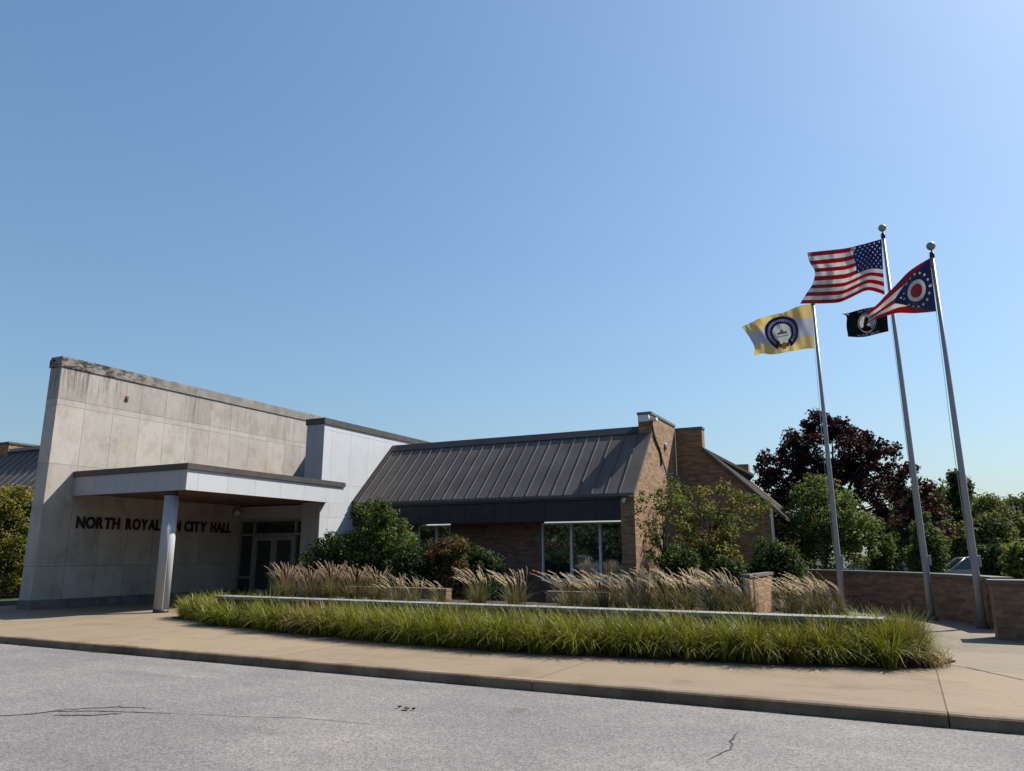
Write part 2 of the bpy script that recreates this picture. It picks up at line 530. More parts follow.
o = crack([(.40, 12.80), (.60, 12.62), (1.15, 11.73), (1.9, 10.6)], .011).build('pavement_crack', M['tar']); o.location.z = .12; o['kind'] = 'structure'
for i, (lx, ly, s) in enumerate(((-4.98, 7.24, .05), (-5.1, 7.28, .03), (-4.9, 7.26, .03))):
    g = MB(); a = rng.uniform(0, 6)
    n_ = 7
    rim = [(lx + s * (1.4 if k in (0,) else .8) * math.cos(a + k * 2 * math.pi / n_), ly + s * .8 * math.sin(a + k * 2 * math.pi / n_), .02 + .012 * (k % 2)) for k in range(n_)]
    for k in range(n_): g.face([(lx, ly, .006), rim[k], rim[(k + 1) % n_]])
    props(g.build('dry_leaf', M['litter']), 'small dry brown leaf lying on the open asphalt', 'leaf', 'dry leaves on the road')
# ------------------------------------------------------------------ stone entrance block
def letter_objects(words_, y_edges, z0, cap_h, x_face, parent):
    """raised letters, reading along +Y on a wall that faces +X"""
    off = root_loc(parent)
    for wd, (ya, yb) in zip(words_, y_edges):
        glyphs = []
        cur = 0
        for ch in wd:
            cu = bpy.data.curves.new('letter', 'FONT'); cu.body = ch; cu.size = 1; cu.extrude = .04; cu.offset = .034
            o = bpy.data.objects.new('tmp', cu); COL.objects.link(o)
            bpy.context.view_layer.update()
            me = bpy.data.meshes.new_from_object(o.evaluated_get(bpy.context.evaluated_depsgraph_get()))
            bpy.data.objects.remove(o); bpy.data.curves.remove(cu)
            co = np.zeros(len(me.vertices) * 3); me.vertices.foreach_get('co', co); co = co.reshape(-1, 3)
            glyphs.append((me, co))
        adv = []
        for me, co in glyphs:
            x0, x1 = co[:, 0].min(), co[:, 0].max(); adv.append((cur - x0, x1 - x0)); cur += x1 - x0 + .075
        total = cur - .075
        s = (yb - ya) / total
        caph = glyphs[0][1][:, 1].max() if wd[0] not in 'CO' else glyphs[1][1][:, 1].max()
        sv = cap_h / caph
        for (me, co), (sh, wdt) in zip(glyphs, adv):
            q = np.stack([x_face + .004 + (co[:, 2] + .04) * .5, ya + (co[:, 0] + sh) * s, z0 + co[:, 1] * sv], 1) - np.array(off)
            me.vertices.foreach_set('co', q.astype(np.float32).ravel()); me.materials.clear(); me.update()
            link('letter', me, parent, M['black'])

XW = -21.96
hall = thing('city_hall_entrance', (XW, 13.4, .12), 'pale stone and white panel entrance block with flat canopy, black lettering and glass doors', 'building')
g = MB(); g.box(-22.50, XW, 13.36, 25.2, .37, 7.14)
stone_wall = g.build('stone_wall', M['stone'], hall, bevel=.012)
g = MB(); g.box(-22.52, XW + .025, 13.335, 20.74, .12, .369)
g.build('plinth', M['plinth'], hall)
g = MB(); g.box(-22.53, XW + .03, 13.33, 25.2, 7.143, 7.39); g.box(-22.51, XW + .012, 13.345, 25.2, 7.392, 7.46)
g.build('coping', M['coping'], hall, label='stained stone coping, blackened at its near end')
# small floodlight stub rust stain bracket on the wall
g = MB(); g.tube([(XW, 15.6, 6.55), (XW + .05, 15.6, 6.55)], .035, 8); g.box(XW, XW + .02, 15.55, 15.65, 6.46, 6.64)
g.build('wall_bracket', mat_plain('rusty_iron', (.19, .085, .03), .9, 0, .5, 20), hall)

# canopy over the entrance walk
cn = MB()
cn.box(-21.955, -17.14, 14.22, 20.7, 3.90, 3.99); cn.box(-21.955, -18.70, 20.704, 24.44, 3.36, 3.99)
canopy = cn.build('canopy', M['roof_dark'], hall)
g = MB(); g.box(-17.14, -17.10, 14.18, 20.70, 3.34, 3.895); g.build('front_fascia', M['white'], canopy)
g = MB(); g.box(-21.95, -17.143, 14.18, 14.22, 3.34, 3.895); g.build('side_fascia', M['shaded_panel'], canopy)
g = MB(); g.box(-21.95, -17.145, 14.225, 20.70, 3.40, 3.44); g.build('soffit', M['soffit'], canopy)
g = MB(); g.box(-21.95, -17.05, 14.13, 14.24, 3.90, 4.06); g.box(-17.16, -17.05, 14.243, 20.74, 3.90, 4.06); g.build('roof_edge', M['trim'], canopy)
for y in (15.6, 18.0):
    g = MB(); g.tube([(-19.5, y, 3.40), (-19.5, y, 3.375)], .11, 14); g.build('downlight', M['trim'], canopy)
# column
cx_, cy_ = at(160.5, 613, 14.42)[0], 14.42
cl = MB(); cl.tube([(cx_, cy_, .13), (cx_, cy_, 3.22)], .19, 28)
column = cl.build('column', M['column'], hall)
g = MB(); g.tube([(cx_, cy_, 3.221), (cx_, cy_, 3.40)], .15, 24); g.build('column_neck', M['trim'], column)
g = MB(); g.tube([(cx_, cy_, .12), (cx_, cy_, .20)], .197, 28); g.build('column_base', M['trim'], column)
g = MB()
for a in (R(-30), R(150)): g.box(cx_ + .189 * math.cos(a) - .006, cx_ + .189 * math.cos(a) + .006, cy_ + .189 * math.sin(a) - .006, cy_ + .189 * math.sin(a) + .006, .21, 3.21)
g.build('column_joint', M['column'], column)

# white panelled slab wall beside the doors
g = MB(); g.box(-18.66, -17.86, 20.42, 32, .12, 6.15)
g.build('white_wall', M['white'], hall, bevel=.008)
g = MB(); g.box(-18.655, -17.90, 20.410, 20.4195, .13, 6.14); g.build('shaded_end_panel', M['shaded_panel'], hall)  # thin sheet over the white wall's end, its shade put into the colour
g = MB(); g.box(-18.70, -17.82, 20.38, 32, 6.153, 6.37); g.build('wall_coping', M['trim'], hall)
g = MB(); g.box(-21.95, -18.67, 24.45, 36, 3.0, 6.2); g.build('roof_block', M['shaded_panel'], hall)
# stone wall at the back left of the block
g = MB(); g.box(-34, -22.51, 25.2, 36, .12, 6.0); g.build('rear_block', M['brick'], hall)

# entrance doors, facing the canopy
YD = 20.75
def at_y(px): return at(px, 545, YD)[0]
g = MB(); g.box(-21.955, -18.665, YD + .02, YD + .2, 2.86, 3.355); g.build('door_head_panel', M['shaded_panel'], hall)
e = [-21.95, -21.22, -20.22, -19.22, -18.67]
fr = MB()
for xx in (e[0] + .04, e[1], e[3], e[4] - .035): fr.box(xx - .04, xx + .04, YD, YD + .12, .12, 2.859)
fr.box(e[0] + .08, e[1] - .04, YD, YD + .12, 2.30, 2.37); fr.box(e[1] + .04, e[3] - .04, YD, YD + .12, 2.29, 2.38); fr.box(e[3] + .04, e[4] - .075, YD, YD + .12, 2.30, 2.37)
fr.box(e[0] + .08, e[1] - .04, YD, YD + .12, .78, .86); fr.box(e[0] + .08, e[1] - .04, YD, YD + .12, .12, .22); fr.box(e[3] + .04, e[4] - .075, YD, YD + .12, .12, .22)
fr.box(e[0] + .08, e[4] - .075, YD, YD + .12, 2.80, 2.858)
frame = fr.build('door_frame', M['alu'], hall)
for a, b, z0, z1 in ((e[0] + .08, e[1] - .04, 2.37, 2.80), (e[1] + .04, e[3] - .04, 2.38, 2.80), (e[3] + .04, e[4] - .075, 2.37, 2.80),
                     (e[0] + .08, e[1] - .04, .86, 2.30), (e[0] + .08, e[1] - .04, .22, .78), (e[3] + .04, e[4] - .075, .22, 2.30)):
    g = MB(); g.box(a + .002, b - .002, YD + .05, YD + .07, z0 + .002, z1 - .002); g.build('pane', M['glass'], frame)
for a, b, hs in ((e[1] + .045, e[2] - .005, 1), (e[2] + .005, e[3] - .045, -1)):
    d = MB(); y0, y1 = YD + .02, YD + .08
    d.box(a, a + .13, y0, y1, .14, 2.28); d.box(b - .13, b, y0, y1, .14, 2.28); d.box(a + .13, b - .13, y0, y1, 2.13, 2.28); d.box(a + .13, b - .13, y0, y1, .14, .40)
    door = d.build('door', M['alu'], hall)
    g = MB(); g.box(a + .132, b - .132, YD + .045, YD + .06, .402, 2.128); g.build('glass_panel', M['glass'], door)
    hx = b - .07 if hs > 0 else a + .07
    g = MB(); g.tube([(hx, YD + .02, 1.0), (hx, YD - .05, 1.0), (hx, YD - .05, 1.35), (hx, YD + .02, 1.35)], .014, 8); g.build('handle', M['pole'], door)
# security lamp on the stone wall beside the doors
g = MB(); lp = at(243, 512, 20.6)
lx, ly, lz = XW, 20.45, lp[2]
g.box(XW, XW + .06, ly - .1, ly + .1, lz - .1, lz + .1); g.tube([(XW + .06, ly, lz), (XW + .2, ly - .06, lz + .02)], .03, 8)
lamp = g.build('wall_lamp', M['alu'], hall)
g = MB(); g.tube([(XW + .16, ly - .05, lz + .06), (XW + .28, ly - .12, lz - .06)], [.07, .1], 12); g.build('lamp_head', M['lampwhite'], lamp)

letter_objects(['NORTH', 'ROYALTON', 'CITY', 'HALL'], [(14.41, 15.83), (16.05, 18.12), (18.28, 19.22), (19.41, 20.31)], 2.415, .335, XW, hall)

# ------------------------------------------------------------------ brick office wing with the standing seam roof
off_ = thing('brick_office_wing', (-12.5, 22.3, .12), 'brown brick office wing with dark standing seam roof and a wide window', 'building')
XL, XR = -17.855, -7.16
YE, ZE, YR, ZR = 22.13, 3.47, 24.5, 5.83
def roof_slab(xl, xr, ye, ze, yr, zr, yb, zb):
    g = MB(); t = .09
    g.prism([(xl, ye, ze), (xl, yr, zr), (xl, yb, zb), (xl, yb, zb - t), (xl, yr, zr - t * 1.4), (xl, ye, ze - t)], (xr - xl, 0, 0))
    return g
roof = roof_slab(XL, XR + .02, YE, ZE, YR, ZR, 27.3, 3.2).build('roof', M['roof'], off_)
sl = (ZR - ZE) / (YR - YE)
n_r = np.array([0, -sl, 1]) / math.hypot(sl, 1)
def seam_strip(xl, xr, step, ye, ze, yr, zr):
    g = MB()
    x = xl + .25
    while x < xr - .05:
        p0, p1 = np.array([x, ye - .004, ze - .004]), np.array([x, yr, zr])
        nn = n_r * .032
        w = np.array([.013, 0, 0])
        g.prism([p0 - w, p0 + w, p0 + w * .6 + nn, p0 - w * .6 + nn], p1 - p0)
        x += step
    return g
seam_strip(XL, XR, .455, YE, ZE, YR, ZR).build('roof_seams', M['roof'], roof)
g = MB(); g.prism([(XL, YR - .26, ZR - .26 * sl + .056), (XL, YR, ZR + .06), (XL, YR + .18, ZR - .03), (XL, YR, ZR + .03), (XL, YR - .25, ZR - .26 * sl + .03)], (XR - .5 - XL, 0, 0)); g.build('ridge_cap', M['roof_dark'], roof)
g = MB(); q = n_r * .06
a0, a1 = np.array([XL + .003, YE, ZE]), np.array([XL + .003, YR, ZR])
g.prism([a0, a0 + (.16, 0, 0), a0 + q + (.15, 0, 0), a0 + q], a1 - a0); g.build('flashing', M['roof_dark'], roof)
g = MB(); g.box(XL, -7.62, YE + .0, YE + .10, ZE - .17, ZE - .085); g.build('gutter', M['roof_dark'], roof)
# panelled fascia under the eave
g = MB(); x = XL
while x < -7.61:
    x1 = min(x + .592, -7.605); g.box(x + .004, x1 - .004, 22.2 + .006 * (int(x * 7) % 2), 22.48, 2.66, 3.36); x += .592
fas = g.build('fascia', M['roof_dark'], off_)
g = MB(); g.box(XL, -7.605, 22.482, 23.0, 2.70, 2.76); g.build('eave_soffit', M['roof_dark'], off_)
# front wall
YF = 23.0
wx0, wx1 = at(541.5, 550, YF)[0], -7.64
w20, w21 = at(418, 530, YF)[0], at(450.5, 530, YF)[0]
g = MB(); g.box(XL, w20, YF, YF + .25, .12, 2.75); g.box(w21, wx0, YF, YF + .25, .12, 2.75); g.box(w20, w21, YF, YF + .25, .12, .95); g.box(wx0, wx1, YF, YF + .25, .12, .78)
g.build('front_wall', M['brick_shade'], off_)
def window(x0, x1, z0, z1, cuts, y):
    f = MB(); b = .055
    f.box(x0, x1, y + .0, y + .12, z1 - b, z1); f.box(x0, x1, y - .03, y + .12, z0, z0 + b + .02)
    f.box(x0, x0 + b, y, y + .12, z0 + b + .02, z1 - b); f.box(x1 - b, x1, y, y + .12, z0 + b + .02, z1 - b)
    xs = [x0 + b] + [c for c in cuts] + [x1 - b]
    for c in cuts: f.box(c - b * .75, c + b * .75, y, y + .12, z0 + b + .02, z1 - b)
    wf = f.build('window', M['alu_white'], off_)
    for i in range(len(xs) - 1):
        p = MB(); p.box(xs[i] + .002, xs[i + 1] - .002, y + .06, y + .075, z0 + b, z1 - b + .002)
        p.build('pane', M['window_glass'], wf)
window(wx0, wx1, .80, 2.645, (at(571, 550, YF)[0], at(600, 550, YF)[0]), YF + .02)
window(w20, w21, .97, 2.645, (at(436, 530, YF)[0],), YF + .02)
# gable wall with its flat topped parapet
g = MB(); poly = [(22.2, .12), (22.2, 3.36), (24.3, 3.36 + 2.1 * sl), (24.3, 6.24), (27.35, 6.24), (27.35, .12)]
g.prism([(XR, y, z) for y, z in poly], (-.44, 0, 0)); g.build('gable_wall', M['brick'], off_)
g = MB(); g.box(XR - .47, XR + .03, 24.27, 27.36, 6.243, 6.33); g.build('parapet_coping', M['dark_cap'], off_)
fx = XR - .35
g = MB(); g.box(XR - .36, XR - .02, 24.12, 24.29, 5.98, 6.2); g.box(XR + .002, XR + .22, 24.16, 24.4, 6.0, 6.1)
fl = g.build('floodlight', M['lampwhite'], off_)
g = MB(); g.tube([(XR + .03, 24.34, 6.0), (XR + .03, 24.4, 5.7), (XR + .03, 24.55, 5.45), (XR + .03, 25.1, 5.15), (XR + .03, 25.25, 4.95), (XR + .03, 25.27, 4.6)], .028, 8); g.build('conduit', M['cable'], off_)
g = MB(); g.tube([(XR, 25.9, 5.35), (XR + .07, 25.9, 5.35)], .1, 14); g.build('wall_lamp', M['alu'], off_)
g = MB(); g.tube([(-7.45, 22.19, 3.28), (-7.45, 22.05, 3.22)], [.05, .06], 10); g.build('camera_dome', M['lampwhite'], off_)

# ------------------------------------------------------------------ second brick wing, gable towards the camera
wg = thing('brick_gable_wing', (-6, 27.4, .12), 'brown brick gable wing with a steep roof falling to the right', 'building')
YG = 27.372
xe, ze = -3.95, 3.28
g = MB(); poly = [(-7.16, .12), (-7.16, 6.12), (-6.18, 6.12), (-6.18, 5.40), (xe, ze), (xe, .12)]
g.prism([(x, YG, z) for x, z in poly], (0, .4, 0)); g.build('gable_wall', M['brick'], wg)
g = MB(); g.box(-7.155, -6.15, YG - .03, YG + .43, 6.123, 6.2); g.build('parapet_coping', M['dark_cap'], wg)
sl2 = (5.40 - ze) / (-6.18 - xe)
def rz(x): return 5.30 + (x + 6.18) * sl2
g = MB(); xo = -3.5
g.prism([(-6.18, YG - .06, rz(-6.18) + .03), (xo, YG - .06, rz(xo) + .03), (xo, YG - .06, rz(xo) + .15), (-6.18, YG - .06, rz(-6.18) + .15)], (-.58, 10.8, 0))
g.prism([(-6.18, YG + .45, rz(-6.18) + .03), (-9.3, YG + .45, 2.6), (-9.3, YG + .45, 2.72), (-6.18, YG + .45, rz(-6.18) + .15)], (0, 10.3, 0))
roof2 = g.build('roof', M['roof_far'], wg)
g = MB(); g.prism([(-6.17, YG - .1, rz(-6.17) + .0), (xo + .02, YG - .1, rz(xo) + .0), (xo + .02, YG - .1, rz(xo) + .11), (-6.17, YG - .1, rz(-6.17) + .11)], (0, .035, 0)); g.build('rake_board', M['trim'], roof2)
g = MB(); x = YG + .4
for k in range(17):
    y = YG + .3 + k * .6; dx = -.42 * (y - YG) / 10.8
    g.prism([(-6.1 + dx, y - .012, rz(-6.1) + .15), (-6.1 + dx, y + .012, rz(-6.1) + .15), (-6.1 + dx, y + .012, rz(-6.1) + .175), (-6.1 + dx, y - .012, rz(-6.1) + .175)], (xo + 6.1, 0, rz(xo) - rz(-6.1)))

g = MB(); g.prism([(-7.3, 38.2, .12), (-7.3, 38.2, 5.97), (-6.45, 38.2, 5.97), (-6.45, 38.2, 5.2), (xe - .4, 38.2, ze - .1), (xe - .4, 38.2, .12)], (0, .4, 0)); g.build('far_gable_wall', M['brick'], wg)
g = MB(); g.box(-4.5, -4.35, YG + .4, 38.2, .12, 3.0); g.build('side_wall', M['timber'], wg)
g = MB(); g.box(-3.99, -3.90, YG - .035, YG - .003, .12, 3.2); g.build('corner_trim', M['alu_white'], wg)
f = MB(); f.box(-4.35, -4.28, YG + .8, YG + .9, .9, 2.7); f.box(-4.35, -4.28, YG + 2.4, YG + 2.5, .9, 2.7); f.box(-4.35, -4.28, YG + .9, YG + 2.4, 2.62, 2.7); f.box(-4.35, -4.28, YG + .9, YG + 2.4, .9, .98)
wf = f.build('window', M['alu_white'], wg)
g = MB(); g.box(-4.34, -4.31, YG + .902, YG + 2.398, .982, 2.618); g.build('pane', M['glass'], wf)

# ------------------------------------------------------------------ brick wing beyond the stone wall, at the far left
lw = thing('brick_left_wing', (-36, 17, .12), 'brick wing with a low sloping seamed roof behind the bush, left of the stone wall', 'building')
g = roof_slab(-58, -27.5, 16.6, 3.4, 19.0, 5.95, 21.6, 3.2); roof3 = g.build('roof', M['roof'], lw)
seam_strip(-58, -27.5, .50, 16.6, 3.4, 19.0, 5.95).build('roof_seams', M['roof'], roof3)
g = MB(); g.box(-58, -27.6, 16.9, 17.1, .12, 3.3); g.build('front_wall', M['brick'], lw)
g = MB(); g.box(-58, -33.95, 18.85, 21, 5.5, 6.3); g.build('parapet', M['brick'], lw)
g = MB(); g.box(-58, -33.9, 18.8, 21, 6.303, 6.38); g.build('parapet_coping', M['dark_cap'], lw)
g = MB(); g.box(-33.9, -29, 18.86, 19.2, 5.93, 6.06); g.build('ridge_flashing', M['cap'], lw)
# ------------------------------------------------------------------ planter walls
pw = thing('planter_wall', (-7, 12.4, .12), 'long low planter wall with a pale stone cap rising behind the grassy border', 'low wall')
g = MB(); g.box(-13.98, -.42, 12.72, 13.02, .12, .66); g.build('wall_body', M['brick2'], pw)
g = MB()
x = -14.0
while x < -.5:
    x1 = min(x + 1.32, -.38); g.box(x + .003, x1 - .003, 12.66, 13.07, .663, .725); x += 1.32
g.build('cap', M['cap'], pw, bevel=.006)
bed = MB(); bed.box(-13.9, -3.45, 13.03, 17.25, .12, .50); o = bed.build('raised_bed', M['mulch']); o['kind'] = 'structure'
xa, xb = at(345, 590, 17.3)[0], at(606, 590, 17.3)[0]
for xa, xb, lab in ((xa, at(446, 590, 17.3)[0], 'low brick wall behind the grasses below the green and reddish shrubs'), (at(546, 590, 17.3)[0], xb, 'low reddish brick wall behind the grasses below the wide window')):
    iw = thing('brick_low_wall', ((xa + xb) / 2, 17.4, .12), lab, 'low wall')
    g = MB(); g.box(xa, xb, 17.3, 17.58, .12, .70); g.build('wall_body', M['brick'], iw)
    g = MB(); g.box(xa - .01, xb + .01, 17.29, 17.59, .703, .765); g.build('cap', M['brick2'], iw)

# curved brick wall round the flag plaza, with a straight sunlit return at its left end
cw = thing('curved_plaza_wall', (-.5, 22.5, .12), 'long dark brick wall curving behind the flagpoles with a dark cap', 'wall')
cxw, cyw, rw = -8.4, 17.1, 10.15
def arc(a): return np.array([cxw + rw * math.cos(a), cyw + rw * math.sin(a)])
a0, a1 = R(60.5), R(10.0)
g = MB(); gc = MB(); N = 36; run = 0
A = [a0 + (a1 - a0) * i / N for i in range(N + 1)]
def ring(r0, r1, z0, z1, mb):
    P0 = [(cxw + r0 * math.cos(a), cyw + r0 * math.sin(a)) for a in A]; P1 = [(cxw + r1 * math.cos(a), cyw + r1 * math.sin(a)) for a in A]
    for i in range(N):
        mb.face([(*P0[i + 1], z0), (*P0[i], z0), (*P0[i], z1), (*P0[i + 1], z1)])
        mb.face([(*P1[i], z0), (*P1[i + 1], z0), (*P1[i + 1], z1), (*P1[i], z1)])
        mb.face([(*P0[i], z1), (*P1[i], z1), (*P1[i + 1], z1), (*P0[i + 1], z1)])
        mb.face([(*P1[i], z0), (*P0[i], z0), (*P0[i + 1], z0), (*P1[i + 1], z0)])
    for i, fl in ((0, 1), (N, 0)):
        q = [(*P0[i], z0), (*P1[i], z0), (*P1[i], z1), (*P0[i], z1)]; mb.face(q if not fl else q[::-1])
ring(rw, rw + .32, .12, 1.10, g); ring(rw - .04, rw + .36, 1.103, 1.18, gc)
wb = g.build('wall_body', M['brick2'], cw)
# arc length along the bricks
uvl = wb.data.uv_layers[0].data; vv = wb.data.vertices
for p in wb.data.polygons:
    if abs(p.normal.z) < .5:
        for li in p.loop_indices:
            c = vv[wb.data.loops[li].vertex_index].co
            an = math.atan2(c.y + 22.5 - cyw, c.x - .5 - cxw); uvl[li].uv = (an * rw, c.z + .12)
gc.build('cap', M['dark_cap'], cw)
pr = thing('brick_return_wall', (-3.3, 22, .12), 'short sunlit brick return wall behind the grasses, left of the flagpoles', 'wall')
pa, pb = at(750, 590, 19.5)[:2], at(790, 590, 25.75)[:2]
dn = np.array([pb[1] - pa[1], -(pb[0] - pa[0])]); dn /= np.linalg.norm(dn)
def slab(mb, a, b, off0, off1, z0, z1):
    mb.prism([(*(a + dn * off0), z0), (*(a + dn * off1), z0), (*(b + dn * off1), z0), (*(b + dn * off0), z0)], (0, 0, z1 - z0))
g = MB(); slab(g, pa, pb, -.16, 0, .12, 1.08); g.build('wall_body', M['brick'], pr)
g = MB(); slab(g, pa - (0, .03), pb, -.18, .03, 1.083, 1.155); g.build('cap', M['dark_cap'], pr)
# end pier of the plaza wall at the right edge
ep = thing('brick_end_pier', (2.2, 17.2, .12), 'square brown brick pier cut by the right edge, in front of the curved wall', 'pier')
ex = at(996, 620, 16.9)[0]
g = MB(); g.box(ex, ex + 2.6, 16.9, 17.5, .12, 1.10); g.build('pier_body', M['brick2'], ep)
g = MB(); g.box(ex - .04, ex + 2.64, 16.86, 17.54, 1.103, 1.18); g.build('cap', M['dark_cap'], ep)

# ------------------------------------------------------------------ blades and leaves
def strips(base, dirs, length, width, arch, segs, lean=None):
    """arching blades: base (n,3), dirs (n,2) outward, returns quads (n*segs,4,3) and the blade index of each"""
    n = len(base)
    t = np.linspace(0, 1, segs + 1)[None, :, None]
    L = length[:, None, None]
    out = np.concatenate([dirs, np.zeros((n, 1))], 1)[:, None, :]
    ar = arch[:, None, None]
    # rises, then bends over outward
    up = np.array([0, 0, 1.0])[None, None, :]
    P = base[:, None, :] + L * (up * (t * (1 - .15 * ar) - .62 * ar * t ** 2.4) + out * (.14 * t + .60 * ar * t ** 2))
    if lean is not None: P = P + L * t ** 2 * lean[:, None, :]
    side = np.stack([-dirs[:, 1], dirs[:, 0], np.zeros(n)], 1)
    tw = rng.normal(0, .5, (n, 1)); side = side * np.cos(tw) + np.concatenate([dirs, np.zeros((n, 1))], 1) * np.sin(tw)
    w = (width[:, None, None] * (1 - t ** 2 * .85)) * side[:, None, :]
    a, b = P - w, P + w
    Q = np.stack([a[:, :-1], b[:, :-1], b[:, 1:], a[:, 1:]], 2).reshape(-1, 4, 3)
    idx = np.repeat(np.arange(n), segs); seg = np.tile(np.arange(segs), n)
    return Q, idx, seg

def unit(v): return v / (np.linalg.norm(v, axis=-1, keepdims=True) + 1e-9)

# border grass along the pavement: one carpet of arching blades
fx_ = np.array([-16.3, -14.5, -11.3, -8.5, -6, -3.5, -1.46, -.5, .2]); fy_ = np.array([13.35, 12.75, 11.72, 11.25, 11.05, 11.3, 11.6, 11.9, 12.45])
cl = []
x = -16.0
while x < .1:
    yf = np.interp(x, fx_, fy_); yb = 12.62 if x > -13.9 else max(yf + .9, 13.9)
    y = min(yf + .24, 12.35) if x > -13.9 else yf + .24
    while y < yb + .05:
        cl.append((x + rng.normal(0, .08), y + rng.normal(0, .07))); y += .27
    x += .27
for k in range(26):
    a = R(-60 + 150 * k / 25); cl.append((-.62 + (.45 + .1 * rng.normal()) * math.cos(a), 13.0 + (.9 + .15 * rng.normal()) * math.sin(a)))
for k in range(22): cl.append((rng.uniform(-.9, .0), rng.uniform(12.6, 14.0)))
for k in range(16): cl.append((-15.6 + rng.uniform(0, 2.2), 13.6 + rng.uniform(0, .5)))
B, Dv, Ln, Wd, Ar, Cc = [], [], [], [], [], []
for (cxx, cyy) in cl:
    n = 135
    a = rng.uniform(0, 2 * math.pi, n); r = np.abs(rng.normal(0, .07, n))
    B.append(np.stack([cxx + r * np.cos(a), cyy + r * np.sin(a), np.full(n, .13)], 1))
    a2 = a + rng.normal(0, .5, n); Dv.append(np.stack([np.cos(a2), np.sin(a2)], 1))
    hgt = np.interp(cxx, [-16.2, -14, -11, .4], [.62, .70, .74, .74]) * rng.uniform(.84, 1.1)
    Ln.append(hgt * rng.uniform(.78, 1.28, n)); Wd.append(rng.uniform(.0045, .0095, n)); Ar.append(np.where(rng.random(n) < .62, rng.uniform(.55, 1.15, n), rng.uniform(.25, .55, n)))
    dry = abs(cxx + 10.6) < .55 or (cxx > -.1 and cyy < 12.7 and rng.random() < .5)
    cc = np.array([.145, .16, .022]) * rng.uniform(.75, 1.25) if not dry else np.array([.19, .135, .06])
    if rng.random() < .25: cc = np.array([.18, .175, .03])
    c = cc[None] * rng.uniform(.6, 1.35, (n, 1)) * np.array([[1, 1, 1]])
    k = rng.random(n) < (.03 if rng.random() < .85 else .14); c[k] = np.array([.25, .20, .09]) * rng.uniform(.7, 1.2, (k.sum(), 1))
    Cc.append(c)
Q, idx, seg = strips(np.concatenate(B), np.concatenate(Dv), np.concatenate(Ln), np.concatenate(Wd), np.concatenate(Ar), 5)
o = arrays('border_grass', Q, M['blade'], None, np.concatenate(Cc)[idx])
props(o, kind='stuff')
# dry tuft at the right end of the border
n = 420; a = rng.uniform(0, 6.28, n)
base = np.stack([.16 + np.clip(rng.normal(0, .11, n), -.25, .25), 12.7 + np.clip(rng.normal(0, .2, n), -.42, .42), np.full(n, .125)], 1)
Q, idx, seg = strips(base, np.stack([np.cos(a), np.sin(a)], 1), rng.uniform(.18, .42, n), rng.uniform(.004, .008, n), rng.uniform(.3, 1, n), 3)
o = arrays('dry_tuft', Q, M['blade'], None, (np.array([.30, .22, .11]) * rng.uniform(.6, 1.3, (n, 1)))[idx])
props(o, 'low straw coloured tuft of dry grass at the right end of the green border', 'grass tuft')

